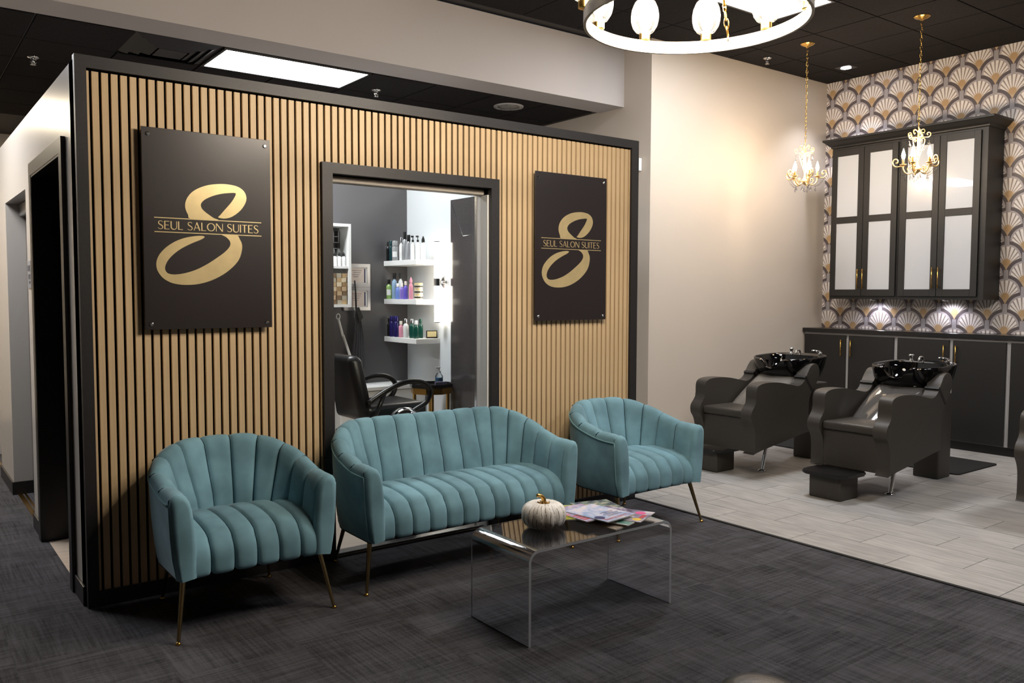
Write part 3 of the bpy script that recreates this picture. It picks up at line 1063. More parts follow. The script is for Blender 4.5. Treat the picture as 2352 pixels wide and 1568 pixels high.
def make_velvet(name, label, cat, loc, Wd, D, rx, ry, nback, nseat, h_arm, h_back, group, feet, leg_top):
    t = thing(name, label, cat, loc, 0, group)
    yf, yb = -D / 2, D / 2
    per = 14
    path, T = u_path(Wd, yf + 0.012, yb, rx, ry, nback * per)
    arm_frac = (D * 0.72) / T

    def top(s):
        e = min(s, 1 - s)
        return h_arm + (h_back - h_arm) * smoothstep(0.03, 0.42 if nback < 14 else 0.29, e)
    zb = 0.268
    # outer shell
    bm = new_bm()
    rows = []
    for p, n, s in path:
        h = top(s)
        r = []
        for f in (0, 0.05, 0.25, 0.5, 0.75, 0.93, 1.0):
            z = zb + (h - 0.048 - zb) * f
            inset = 0.030 * (1 - f) ** 2.0 + 0.004 * (1 if f == 0 else 0)
            q = p + n * inset
            r.append(Vector((q.x, q.y, z)))
        rows.append(r)
    grid(bm, rows)
    obj('outer_shell', bm, M['velvet'], t, True)
    # piping round the outer top edge and down each arm front
    bm = new_bm()
    pts = [(p.x - n.x * 0.001, p.y - n.y * 0.001, top(s) - 0.047) for p, n, s in path[::3]]
    if (len(path) - 1) % 3:
        p, n, s = path[-1]
        pts.append((p.x, p.y, top(s) - 0.047))
    tube(bm, pts, 0.0048, 6)
    obj('piping', bm, M['piping'], t, True)
    for sgn in (-1, 1):
        bm = new_bm()
        tube(bm, [(sgn * (Wd / 2 - 0.001), yf + 0.010, h_arm - 0.047), (sgn * (Wd / 2 - 0.002), yf + 0.008, h_arm - 0.09), (sgn * (Wd / 2 - 0.006), yf + 0.008, 0.46), (sgn * (Wd / 2 - 0.014), yf + 0.008, 0.36), (sgn * (Wd / 2 - 0.030), yf + 0.008, 0.272)], 0.004, 6)
        obj('piping', bm, M['piping'], t, True)
    # each padded channel of the back is a part of its own
    prof = [(0.000, -0.046), (0.003, -0.026), (0.014, -0.009), (0.032, -0.001), (0.052, -0.002), (0.072, -0.014), (0.086, -0.038), (0.096, -0.075), (0.104, -0.13), (0.112, -0.20), (0.120, -0.27), (0.126, -0.36)]
    for c in range(nback):
        bm = new_bm()
        rows = []
        for k in range(per + 1):
            p, n, s = path[c * per + k]
            h = top(s)
            u = 2 * k / per - 1
            puff = 0.020 * ((max(0.0, 1 - abs(u) ** 3.2)) ** 0.5 - 0.86)
            lean = 0.055 * smoothstep(0.10, 0.34, min(s, 1 - s))
            r = []
            for j, (off, dz) in enumerate(prof):
                w = min(1.0, j / 4.0)
                z = h + dz
                lim = 0.36
                z = max(z, lim)
                o_ = off + puff * w + lean * smoothstep(0.03, 0.36, -dz)
                up_ = puff * 0.6 if 1 < j < 6 else 0.0
                q = p + n * o_
                r.append(Vector((q.x, q.y, z + up_)))
            rows.append(r)
        grid(bm, rows)
        obj('back_channel', bm, M['velvet'], t, True)
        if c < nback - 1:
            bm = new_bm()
            tube(bm, rows[-1][1:], 0.0034, 5)  # dark cord along the seam paints the shade of the groove
            obj('back_seam_shade', bm, M['seam_shade'], t, True)
    # arm fronts: the arm's own cross-section, closed by a soft rounded end
    ymid = yf + 0.0125
    for sgn in (-1, 1):
        p, n, sv = path[0]
        h = top(0.0)
        sec = []
        for f in (0, 0.05, 0.25, 0.5, 0.75, 0.93, 1.0):
            sec.append((0.030 * (1 - f) ** 2.0 + 0.004 * (1 if f == 0 else 0), zb + (h - 0.048 - zb) * f))
        for off, dz in prof[1:9]:
            sec.append((off, h + dz))
        for z in (0.42, 0.34, 0.30, zb + 0.006):
            sec.append((0.113, z))
        cxm, czm = 0.058, None
        rows = []
        for k in range(8):
            th = PI / 2 * k / 7
            sh = (1 - math.cos(th))
            fwd = 0.034 * math.sin(th)
            r = []
            for off, z in sec:
                o2 = off + (cxm - off) * min(1.0, sh * 0.55)
                z2 = z - (0.030 * sh if z > h - 0.12 else 0.0) * smoothstep(h - 0.12, h, z)
                r.append(Vector((sgn * (Wd / 2 - o2), ymid - fwd, z2)))
            rows.append(r)
        bm = new_bm()
        V = grid(bm, rows)
        bm.faces.new(V[-1])
        obj('arm_front', bm, M['velvet'], t, True)
    # seat channels, front to back with a waterfall front
    hw = Wd / 2 - 0.072
    cw = 2 * hw / nseat
    sp = [(yb - 0.13, 0.425), (yb - 0.20, 0.447), (0.05, 0.462), (-0.06, 0.466), (yf + 0.16, 0.459), (yf + 0.09, 0.447), (yf + 0.045, 0.428), (yf + 0.014, 0.400), (yf - 0.002, 0.365), (yf - 0.006, 0.325), (yf - 0.004, 0.290), (yf + 0.004, 0.272), (yf + 0.03, 0.266)]
    sp = [(q.x, q.y) for q in catmull([(a, b, 0) for a, b in sp], 2)]
    for c in range(nseat):
        bm = new_bm()
        rows = []
        for k in range(13):
            u = 2 * k / 12 - 1
            puff = 0.021 * ((max(0.0, 1 - abs(u) ** 3.0)) ** 0.5 - 0.82)
            x = -hw + cw * (c + k / 12)
            r = []
            for i, (y, z) in enumerate(sp):
                a, b = sp[max(i - 1, 0)], sp[min(i + 1, len(sp) - 1)]
                ty, tz = b[0] - a[0], b[1] - a[1]
                L = math.hypot(ty, tz)
                ny, nz = tz / L, -ty / L
                lim = Wd / 2 - 0.075
                yy = y
                if y > yb - ry:                       # stay inside the curved shell
                    q = max(0.0, 1 - ((y - (yb - ry)) / (ry - 0.04)) ** 2)
                    lim = Wd / 2 - rx + (rx - 0.05) * math.sqrt(q)
                xx = max(-lim, min(lim, x))
                cr = 0.012 * (1 - (x / hw) ** 2)
                r.append(Vector((xx, yy + ny * puff, z + nz * puff + (cr if z > 0.42 else 0.0))))
            rows.append(r)
        grid(bm, rows)
        obj('seat_channel', bm, M['velvet'], t, True)
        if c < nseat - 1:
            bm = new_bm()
            tube(bm, rows[-1], 0.0034, 5)  # dark cord paints groove shade between the seat channels
            obj('seat_seam_shade', bm, M['seam_shade'], t, True)
    # dust cover
    bm = new_bm()
    poly = [(p.x + n.x * 0.034, p.y + n.y * 0.034) for p, n, s in path[::4]]
    prism(bm, poly, 'z', 0.262, 0.272)
    obj('dust_cover', bm, M['under'], t)
    for (fx, fy), (tx, ty) in zip(feet, leg_top):
        bm = new_bm()
        tube(bm, [(tx, ty, 0.268), (tx + (fx - tx) * 0.97, ty + (fy - ty) * 0.97, 0.011)], [0.0135, 0.0075], 14)
        l = obj('leg', bm, M['brass_leg'], t, True, auto=50)
        bm = new_bm()
        lathe(bm, [(0.011, 0.0), (0.0125, 0.004), (0.009, 0.011), (0.005, 0.014)], 14, (fx, fy, 0))
        obj('foot_glide', bm, M['brass'], l, True)
    return t


AF = [(-0.36, -0.335), (0.36, -0.335), (-0.27, 0.275), (0.27, 0.275)]
AT = [(-0.315, -0.265), (0.315, -0.265), (-0.24, 0.22), (0.24, 0.22)]
arm1 = make_velvet('tub_chair', 'teal velvet tub chair in front of the slats at the left', 'armchair', (0.588, -0.345, 0), 0.765, 0.64, 0.3825, 0.34, 11, 6, 0.646, 0.785,
                   'channelled velvet tub chairs', AF, AT)
dup(arm1, (3.180, -0.365, 0), 0.0, 'teal velvet tub chair standing at the edge of the stone tiles', scale=(1.045, 1.03, 1.0))
LF = [(-0.672, -0.292), (0.672, -0.305), (-0.565, 0.30), (0.565, 0.30)]
LTp = [(-0.63, -0.25), (0.63, -0.25), (-0.53, 0.22), (0.53, 0.22)]
make_velvet('loveseat', 'teal velvet two-seat loveseat with channel tufting in front of the window', 'sofa', (1.818, -0.335, 0), 1.385, 0.64, 0.36, 0.34, 17, 12, 0.646, 0.800,
            None, LF, LTp)

# ------------------------------------------------------------------ acrylic table
bm = new_bm()
X0, X1, Y0, Y1, ZT, TH, RR = 1.415, 2.295, -1.595, -1.160, 0.415, 0.0125, 0.055


def uprof(off):
    p = [(X0 + off, 0.0)]
    r = RR - off
    for k in range(13):
        a = PI - PI / 2 * k / 12
        p.append((X0 + RR + r * math.cos(a), ZT - RR + r * math.sin(a)))
    for k in range(13):
        a = PI / 2 - PI / 2 * k / 12
        p.append((X1 - RR + r * math.cos(a), ZT - RR + r * math.sin(a)))
    p.append((X1 - off, 0.0))
    return p


A_, B_ = uprof(0.0), uprof(TH)
rows = []
for a, b in zip(A_, B_):
    rows.append([Vector((a[0], Y0, a[1])), Vector((a[0], Y1, a[1])), Vector((b[0], Y1, b[1])), Vector((b[0], Y0, b[1]))])
V = grid(bm, rows, close_v=True)
bm.faces.new(V[0]); bm.faces.new(list(reversed(V[-1])))
es = [e for e in bm.edges if e.calc_face_angle(0) > 1.2]
bmesh.ops.bevel(bm, geom=es, offset=0.0016, segments=2, affect='EDGES')
bmesh.ops.recalc_face_normals(bm, faces=bm.faces[:])
for f in bm.faces:
    f.normal_update()
    if abs(f.normal.y) > 0.5 or (f.normal.z < -0.9 and f.calc_center_median().z < 0.01):
        f.material_index = 1
ct_ = obj('coffee_table', bm, M['acrylic'], None, True, auto=30)
ct_.data.materials.append(pm('sawn_edge_painted_light', (240, 244, 248), rough=0.22, trans=0.55, ior=1.49, spec=0.8))  # sawn edge, whitened to stand in for light piped through the sheet
tag(ct_, 'clear acrylic waterfall coffee table on the dark carpet', 'table')

# pumpkin
t = thing('pumpkin', 'cream ribbed decorative pumpkin with gold stem on the clear table', 'ornament', (1.705, -1.335, 0.4155), 0.4)


def pumpkin_mat():
    m = bpy.data.materials.new('cream_striped_pumpkin')
    m.use_nodes = True
    nt = m.node_tree
    b = nt.nodes['Principled BSDF']
    tc = nt.nodes.new('ShaderNodeTexCoord')
    sp = nt.nodes.new('ShaderNodeSeparateXYZ')
    nt.links.new(tc.outputs['Object'], sp.inputs[0])
    x, y, z = (X(nt, sp.outputs[i]) for i in range(3))
    nz = nt.nodes.new('ShaderNodeTexNoise')
    nz.inputs['Scale'].default_value = 26
    nz.inputs['Detail'].default_value = 2
    nt.links.new(tc.outputs['Object'], nz.inputs['Vector'])
    n = X(nt, nz.outputs[0])
    nz2 = nt.nodes.new('ShaderNodeTexNoise')
    nz2.inputs['Scale'].default_value = 60
    nt.links.new(tc.outputs['Object'], nz2.inputs['Vector'])
    a = y.atan2(x)
    s = ((a * 30.0) + n * 5.0).sin()
    ln = s.gt(0.90) * X(nt, nz2.outputs[0]).gt(0.47)
    c = mixc(nt, ln, lin((244, 240, 234)), lin((112, 100, 82)))
    nt.links.new(c, b.inputs['Base Color'])
    b.inputs['Roughness'].default_value = 0.45
    return m


bm = new_bm()
rows = []
NS, NR = 96, 22
for i in range(NR + 1):
    ph = PI * i / NR
    r = []
    for k in range(NS):
        a = 2 * PI * k / NS
        rib = 1 - 0.055 * (abs(math.cos(a * 6)) ** 6) * math.sin(ph) ** 0.6
        rad = 0.106 * (math.sin(ph) ** 0.72) * rib
        zz = 0.067 - 0.066 * math.copysign(abs(math.cos(ph)) ** 0.85, math.cos(ph))
        dip = 0.020 * math.exp(-(rad / 0.035) ** 2)
        zz = zz - dip if i > NR / 2 else zz + dip * 0.8
        r.append(Vector((max(rad, 0.0008) * math.cos(a), max(rad, 0.0008) * math.sin(a), zz)))
    rows.append(r)
grid(bm, rows, close_v=True)
zmin = min(v.co.z for v in bm.verts)
for v in bm.verts:
    v.co.z -= zmin
obj('body', bm, pumpkin_mat(), t, True)
bm = new_bm()
tube(bm, catmull([(0, 0, 0.108), (0.0, 0.0, 0.128), (-0.006, 0.004, 0.142), (-0.019, 0.012, 0.151), (-0.032, 0.019, 0.153)], 4), [0.017, 0.014, 0.0125, 0.0115, 0.011, 0.0105, 0.010, 0.010, 0.0095, 0.009, 0.009, 0.0088, 0.0086, 0.0086, 0.0086, 0.0084, 0.008], 9)
obj('stem', bm, M['brass'], t, True)
bm = new_bm()
for k in range(7):
    a = 2 * PI * k / 7
    tube(bm, [(0.006 * math.cos(a), 0.006 * math.sin(a), 0.124), (0.018 * math.cos(a), 0.018 * math.sin(a), 0.1135), (0.030 * math.cos(a + .2), 0.030 * math.sin(a + .2), 0.118)], 0.003, 5)
obj('stem_collar', bm, M['jute'], t, True)


# magazines
def cover_mat(name, a, b, c, scale):
    m = bpy.data.materials.new(name)
    m.use_nodes = True
    nt = m.node_tree
    bs = nt.nodes['Principled BSDF']
    tc = nt.nodes.new('ShaderNodeTexCoord')
    n = nt.nodes.new('ShaderNodeTexNoise')
    n.inputs['Scale'].default_value = scale
    n.inputs['Detail'].default_value = 3
    n.inputs['Distortion'].default_value = 1.2
    nt.links.new(tc.outputs['Object'], n.inputs['Vector'])
    r = nt.nodes.new('ShaderNodeValToRGB')
    el = r.color_ramp.elements
    el[0].position, el[1].position = 0.36, 0.66
    el[0].color = (*lin(a), 1)
    el[1].color = (*lin(c), 1)
    e = el.new(0.5)
    e.color = (*lin(b), 1)
    nt.links.new(n.outputs[0], r.inputs[0])
    nt.links.new(r.outputs[0], bs.inputs['Base Color'])
    bs.inputs['Roughness'].default_value = 0.25
    return m


M['pages'] = pm('magazine_pages', (226, 222, 214), rough=0.7)


def text_obj(txt, size, mat, parent, loc, rotz=0.0, name='lettering', sx=1.0):
    cu = bpy.data.curves.new(name, 'FONT')
    cu.body = txt
    cu.size = size
    cu.extrude = 0.0
    cu.resolution_u = 3
    cu.align_x = 'CENTER'
    tmp = bpy.data.objects.new(name, cu)
    COL.objects.link(tmp)
    dg = bpy.context.evaluated_depsgraph_get()
    me = bpy.data.meshes.new_from_object(tmp.evaluated_get(dg))
    bpy.data.objects.remove(tmp)
    me.name = name
    me.materials.clear()
    me.materials.append(mat)
    o = bpy.data.objects.new(name, me)
    COL.objects.link(o)
    o.parent = parent
    o.location = loc
    o.rotation_euler.z = rotz
    o.scale.x = sx
    return o


def magazine(x, y, z, rz, label, mat, w=0.205, d=0.27, th=0.006, sag=0.0):
    """Front cover up; local +y is the top of the cover, local x to its right."""
    t = thing('magazine', label, 'magazine', (x, y, z), rz, 'magazines on the clear table')
    bm = new_bm()
    nx, ny = 8, 8
    rows = []
    for i in range(nx + 1):
        u = i / nx
        r = []
        for j in range(ny + 1):
            v = j / ny
            r.append(Vector((-w / 2 + w * u, -d / 2 + d * v, th + sag * (u * u) * (0.4 + 0.6 * v))))
        rows.append(r)
    V = grid(bm, rows)
    cov = obj('cover', bm, mat, t, True)
    bm = new_bm()
    low = [[q - Vector((0, 0, min(0.0012, th * 0.3))) for q in r] for r in rows]
    bot = [[Vector((q.x * 0.995, q.y * 0.995, q.z - th)) for q in r] for r in rows]
    ring = [(i, 0) for i in range(nx)] + [(nx, j) for j in range(ny)] + [(i, ny) for i in range(nx, 0, -1)] + [(0, j) for j in range(ny, 0, -1)]
    A = [bm.verts.new(low[i][j]) for i, j in ring]
    B = [bm.verts.new(bot[i][j]) for i, j in ring]
    for k in range(len(ring)):
        bm.faces.new((A[k], B[k], B[(k + 1) % len(ring)], A[(k + 1) % len(ring)]))
    bm.faces.new(A)
    bm.faces.new(list(reversed(B)))
    obj('pages', bm, M['pages'], t)
    return t, cov, th


PI_ = PI
ZM = 0.4158
m1, _, _ = magazine(2.020, -1.425, ZM, PI + 0.16, 'beige and grey magazine at the bottom of the pile with its corner toward the pumpkin', cover_mat('cover_taupe', (186, 172, 156), (150, 138, 130), (120, 112, 110), 9), 0.225, 0.285, 0.006)
m2, _, _ = magazine(2.135, -1.260, ZM + 0.0062, PI - 0.25, 'magazine with a dark pictured cover lying furthest from the pumpkin', cover_mat('cover_dark', (52, 60, 88), (120, 140, 130), (188, 176, 160), 14), 0.215, 0.27, 0.006)
m3, _, _ = magazine(2.060, -1.435, ZM + 0.0125, PI + 0.30, 'white magazine with green corner bars under the blue one', cover_mat('cover_white', (232, 230, 226), (206, 214, 214), (150, 170, 172), 6), 0.215, 0.27, 0.005)
for k in range(3):
    bm = new_bm(); box(bm, 0.085 - 0.016 * k, 0.096 - 0.016 * k, 0.06, 0.132, 0.0051, 0.0054); obj('green_bar', bm, pm('green_ink', (40, 132, 118), rough=0.4), m3)
m4, _, _ = magazine(2.110, -1.440, ZM + 0.0178, PI + 0.42, 'magazine with pink dot and yellow badge nearest the front edge of the table', cover_mat('cover_violet', (228, 224, 230), (150, 140, 170), (84, 74, 96), 8), 0.205, 0.265, 0.004)
bm = new_bm(); lathe(bm, [(0.026, 0.0041), (0.026, 0.0044)], 20, (-0.055, 0.075, 0)); obj('pink_dot', bm, pm('pink_ink', (226, 84, 152), rough=0.4), m4)
bm = new_bm(); lathe(bm, [(0.022, 0.0041), (0.022, 0.0044)], 20, (0.062, 0.1, 0)); obj('yellow_badge', bm, pm('yellow_ink', (232, 196, 56), rough=0.4), m4)
bm = new_bm(); box(bm, -0.03, 0.035, 0.095, 0.118, 0.0041, 0.0044); obj('red_band', bm, M['red'], m4)
m5, _, _ = magazine(1.925, -1.290, ZM + 0.0222, PI - 0.5, 'magazine with a yellow-green field pictured on its cover at the back of the pile', cover_mat('cover_green', (186, 176, 60), (134, 142, 40), (212, 206, 150), 7), 0.205, 0.265, 0.005)
m6, _, _ = magazine(1.950, -1.340, ZM + 0.0276, PI + 0.02, 'magazine with red and lilac cover between the green and the blue ones', cover_mat('cover_lilac', (212, 196, 214), (166, 168, 210), (214, 140, 150), 16), 0.205, 0.265, 0.005)
for k in range(4):
    bm = new_bm(); box(bm, 0.03, 0.095, 0.02 + 0.024 * k, 0.033 + 0.024 * k, 0.0051, 0.0054); obj('red_band', bm, M['red'], m6)
m7, _, _ = magazine(1.995, -1.405, ZM + 0.0330, PI + 0.13, 'top magazine, pale blue, with a red title and a round blue badge', cover_mat('cover_blue', (150, 178, 222), (200, 208, 236), (236, 226, 232), 9), 0.208, 0.270, 0.005)
tt = text_obj('CountryLiving', 0.046, M['red'], m7, (0.0, 0.096, 0.0055), 0.0, 'title', 0.66)
tt['kind'] = 'stuff'
for k, (wd, yy) in enumerate(((0.10, 0.070), (0.085, 0.056), (0.11, 0.042), (0.07, 0.028), (0.09, 0.014))):
    bm = new_bm(); box(bm, -0.03 - wd / 2, -0.03 + wd / 2, yy - 0.003, yy + 0.003, 0.0051, 0.0053); obj('print_line', bm, M['ink'] if k % 2 else M['navy'], m7)
bm = new_bm(); lathe(bm, [(0.026, 0.0051), (0.026, 0.0054)], 24, (0.074, 0.062, 0)); obj('round_badge', bm, M['navy'], m7)


# ------------------------------------------------------------------ ring chandelier
RC = Vector((1.941, -2.007, 2.631))
t = thing('ring_chandelier', 'large ring chandelier with ten glass-shaded bulbs', 'chandelier', RC)
RR_ = 0.449
bm = new_bm()
pr_ = [(RR_ - 0.006, -0.027), (RR_ + 0.006, -0.027), (RR_ + 0.006, 0.027), (RR_ - 0.006, 0.027)]
rows = [[Vector((r * math.cos(2 * PI * k / 96), r * math.sin(2 * PI * k / 96), z)) for r, z in pr_] for k in range(96)]
grid(bm, rows, close_u=True, close_v=True)
obj('ring_band', bm, pm('whitewashed_ring', (206, 196, 180), rough=0.5, noise=(9, 0.12)), t, True, auto=40)


def far_dir(deg):
    a = math.radians(deg)
    return Vector((math.sin(YAW + a), math.cos(YAW + a), 0))


for k in range(10):
    dv = far_dir(-162 + 36 * k)
    p = dv * (RR_ + 0.004)
    bm = new_bm()
    lathe(bm, [(0.021, 0.027), (0.025, 0.030), (0.025, 0.056), (0.020, 0.060)], 20, (p.x, p.y, 0))
    cup = obj('lamp_cup', bm, M['brass'], t, True, auto=40)
    bm = new_bm()
    rows = []
    for r, z in ((0.026, 0.058), (0.040, 0.066), (0.055, 0.088), (0.062, 0.115), (0.063, 0.140), (0.058, 0.170), (0.047, 0.195), (0.044, 0.200)):
        rows.append([Vector((p.x + r * (1 + 0.025 * math.cos(6 * a)) * math.cos(a), p.y + r * (1 + 0.025 * math.cos(6 * a)) * math.sin(a), z)) for a in [2 * PI * i / 36 for i in range(36)]])
    grid(bm, rows, close_v=True)
    obj('glass_shade', bm, M['lamp_shade'], cup, True)
    bm = new_bm()
    lathe(bm, [(0.012, 0.062), (0.015, 0.080), (0.027, 0.112), (0.028, 0.138), (0.018, 0.162), (0.001, 0.170)], 20, (p.x, p.y, 0))
    obj('bulb', bm, M['bulb'], cup, True)
    point_light('ring_bulb_light', (p.x, p.y, 0.215), RING_W, RING_C, 0.03, t)
HUBZ = 0.80
for dg in (31, 151, 271):
    dv = far_dir(dg)
    a, b = dv * RR_ + Vector((0, 0, 0.02)), Vector((0, 0, HUBZ)) + dv * 0.03
    bm = new_bm()
    u = (b - a).normalized()
    tube(bm, [a + u * 0.13, b], 0.0065, 8)
    tube(bm, [a + u * 0.125, a + u * 0.15], 0.009, 8)
    rod = obj('rod', bm, M['brass'], t, True)
    bm = new_bm()
    for i in range(3):
        c = a + u * (0.035 + 0.036 * i)
        side = u.cross(Vector((0, 0, 1))).normalized() if i % 2 else u.cross(u.cross(Vector((0, 0, 1)))).normalized()
        tube(bm, [c + u * (0.024 * math.cos(q)) + side * (0.010 * math.sin(q)) for q in [2 * PI * m / 14 for m in range(14)]], 0.0026, 6, closed=True)
    tube(bm, [a + Vector((0, 0, -0.02)), a + u * 0.02], 0.004, 6)
    obj('chain_link', bm, M['brass'], rod, True)
bm = new_bm(); lathe(bm, [(0.012, HUBZ - 0.03), (0.042, HUBZ - 0.02), (0.042, HUBZ + 0.02), (0.012, HUBZ + 0.04)], 20); obj('hub', bm, M['brass'], t, True, auto=40)
bm = new_bm(); lathe(bm, [(0.007, HUBZ + 0.03), (0.007, ZU - RC.z - 0.02)], 10); obj('stem', bm, M['brass'], t, True)
bm = new_bm(); lathe(bm, [(0.05, ZU - RC.z - 0.03), (0.07, ZU - RC.z - 0.012), (0.07, ZU - RC.z - 0.002)], 24); obj('canopy', bm, M['brass'], t, True, auto=40)


# ------------------------------------------------------------------ small crystal chandeliers
def make_mini(loc, label, rz):
    t = thing('crystal_chandelier', label, 'chandelier', loc, rz, 'small gilt chandeliers')
    bm = new_bm(); lathe(bm, [(0.012, -0.035), (0.022, -0.028), (0.05, -0.018), (0.066, -0.006), (0.066, 0.0)], 28); obj('canopy', bm, M['brass'], t, True, auto=50)
    bm = new_bm()
    z, k = -0.035, 0
    while z > -0.93:
        pts = []
        for q in [2 * PI * m / 12 for m in range(12)]:
            a, b = 0.0085 * math.sin(q), 0.021 * math.cos(q)
            pts.append((a, 0, z - 0.02 + b) if k % 2 else (0, a, z - 0.02 + b))
        tube(bm, pts, 0.0022, 5, closed=True)
        z -= 0.0345
        k += 1
    obj('chain', bm, M['brass'], t, True)
    bm = new_bm()
    lathe(bm, [(0.001, -1.335), (0.012, -1.325), (0.030, -1.312), (0.034, -1.298), (0.026, -1.288), (0.012, -1.27), (0.008, -1.24), (0.011, -1.20), (0.018, -1.17), (0.011, -1.13), (0.008, -1.08), (0.014, -1.05), (0.009, -1.02), (0.008, -0.97), (0.004, -0.955)], 16)
    tube(bm, [(0.011 * math.sin(q), 0, -0.945 + 0.011 * math.cos(q)) for q in [2 * PI * m / 14 for m in range(14)]], 0.0028, 6, closed=True)
    obj('column', bm, M['gold_paint'], t, True)
    for k in range(5):
        A = 2 * PI * k / 5
        R = Matrix.Rotation(A, 3, 'Z')
        rz_ = lambda pts: [R @ Vector((r, 0, z)) for r, z in pts]
        c2 = lambda pts, n=4: [(q.x, q.y) for q in catmull([(r, z, 0) for r, z in pts], n)]
        bm = new_bm()
        tube(bm, rz_(c2([(0.02, -1.303), (0.045, -1.328), (0.075, -1.335), (0.100, -1.318), (0.113, -1.288), (0.114, -1.262)])), 0.0052, 7)
        tube(bm, rz_(c2([(0.108, -1.275), (0.135, -1.266), (0.165, -1.270), (0.188, -1.258), (0.198, -1.232), (0.190, -1.208), (0.170, -1.203), (0.157, -1.218), (0.162, -1.236), (0.174, -1.234)])), 0.0056, 7)
        tube(bm, rz_(c2([(0.060, -1.325), (0.078, -1.300), (0.074, -1.278), (0.056, -1.276), (0.052, -1.293), (0.062, -1.298)])), 0.0042, 6)
        arm = obj('arm', bm, M['gold_paint'], t, True)
        c = R @ Vector((0.114, 0, 0))
        bm = new_bm(); lathe(bm, [(0.006, -1.266), (0.026, -1.254), (0.028, -1.250), (0.010, -1.252)], 16, (c.x, c.y, 0)); obj('drip_pan', bm, M['gold_paint'], arm, True)
        bm = new_bm(); lathe(bm, [(0.0095, -1.255), (0.0095, -1.205)], 12, (c.x, c.y, 0)); obj('candle_sleeve', bm, M['brass'], arm, True, auto=40)
        bm = new_bm(); lathe(bm, [(0.008, -1.206), (0.0145, -1.190), (0.0165, -1.172), (0.0125, -1.150), (0.006, -1.130), (0.001, -1.112)], 12, (c.x, c.y, 0)); obj('bulb', bm, M['candle_glow'], arm, True)
        # upper crown scroll
        A2 = A + PI / 5
        R2_ = Matrix.Rotation(A2, 3, 'Z')
        rz2 = lambda pts: [R2_ @ Vector((r, 0, z)) for r, z in pts]
        bm = new_bm()
        tube(bm, rz2(c2([(0.006, -1.04), (0.018, -1.025), (0.050, -1.027), (0.078, -1.028), (0.094, -1.012), (0.092, -0.994), (0.076, -0.988), (0.066, -1.000), (0.074, -1.010)])), 0.0045, 6)
        tube(bm, rz2(c2([(0.006, -0.985), (0.020, -0.965), (0.038, -0.958), (0.048, -0.972), (0.042, -0.990), (0.030, -0.985)])), 0.0038, 6)
        tube(bm, rz2(c2([(0.008, -1.20), (0.030, -1.13), (0.046, -1.075), (0.050, -1.048), (0.036, -1.036), (0.026, -1.050), (0.034, -1.060)])), 0.0042, 6)
        cr = obj('crown_scroll', bm, M['gold_paint'], t, True)
        # hanging drops

        def drop(par, r, z, L, RM, nm='crystal_drop'):
            p = RM @ Vector((r, 0, 0))
            b = new_bm()
            lathe(b, [(0.0006, z - L - 0.032), (0.0075, z - L - 0.024), (0.009, z - L - 0.016), (0.004, z - L - 0.002), (0.0012, z - L), (0.0012, z)], 7, (p.x, p.y, 0))
            return obj(nm, b, M['crystal'], par)
        drop(cr, 0.084, -1.028, 0.045, R2_)
        drop(t, 0.100, -1.335, 0.030, R)
        drop(t, 0.070, -1.335, 0.020, R2_)
        # bead strand from the arm's scroll down to the hub
        bm = new_bm()
        for q in range(9):
            f = q / 8
            r = 0.180 - 0.085 * f
            zz = -1.268 - 0.082 * f - 0.020 * math.sin(PI * f)
            p = R @ Vector((r, 0, zz))
            bmesh.ops.create_icosphere(bm, subdivisions=1, radius=0.0062, matrix=Matrix.Translation(p))
        obj('bead_strand', bm, M['crystal'], arm, True)
        bm = new_bm()
        for q in range(8):
            f = q / 7
            p = R2_ @ Vector((0.086 - 0.07 * f, 0, -1.06 - 0.09 * f - 0.02 * math.sin(PI * f)))
            bmesh.ops.create_icosphere(bm, subdivisions=1, radius=0.0048, matrix=Matrix.Translation(p))
        obj('bead_strand', bm, M['crystal'], cr, True)
    bm = new_bm()
    lathe(bm, [(0.0006, -1.405), (0.009, -1.393), (0.011, -1.383), (0.004, -1.36), (0.0015, -1.352), (0.0015, -1.33)], 7)
    obj('crystal_drop', bm, M['crystal'], t)
    for k in range(5):
        A = 2 * PI * k / 5
        point_light('candle_light', (0.114 * math.cos(A), 0.114 * math.sin(A), -1.10), MINI_W, WARM, 0.025, t)
    return t


mini1 = make_mini((6.392, 0.490, ZU), 'small gilt crystal chandelier hanging against the plain beige wall', 0.35)
make_mini((6.475, -0.569, ZU), 'small gilt crystal chandelier hanging before the black wall cabinet', 0.75)

# ------------------------------------------------------------------ cabinets on the papered wall
XF = 7.585          # front plane of the wall units


def bar_pull(par, x, y, z0, z1, name='handle'):
    bm = new_bm()
    tube(bm, [(x - 0.032, y, z0), (x - 0.032, y, z1)], 0.0055, 8)
    for z in (z0 + 0.018, z1 - 0.018):
        tube(bm, [(x, y, z), (x - 0.032, y, z)], 0.0045, 6)
    return obj(name, bm, M['brass'], par, True)


def frame_door(par, y0, y1, z0, z1, x, hy):
    """Shaker frame with two frosted panes; faces -x."""
    st = 0.062
    zm = 2.300
    bm = new_bm()
    for a in ((y0, y0 + st, z0, z1), (y1 - st, y1, z0, z1), (y0 + st, y1 - st, z0, z0 + 0.07), (y0 + st, y1 - st, z1 - 0.07, z1), (y0 + st, y1 - st, zm - 0.034, zm + 0.034)):
        box(bm, x - 0.022, x, a[0], a[1], a[2], a[3], 0.0015, 1)
    d = obj('door', bm, M['cab'], par)
    for za, zb_ in ((z0 + 0.07, zm - 0.034), (zm + 0.034, z1 - 0.07)):
        bm = new_bm(); box(bm, x - 0.013, x - 0.006, y0 + st, y1 - st, za, zb_); obj('pane', bm, M['frost'], d)
    bar_pull(d, x - 0.022, hy, z0 + 0.075, z0 + 0.285)
    return d


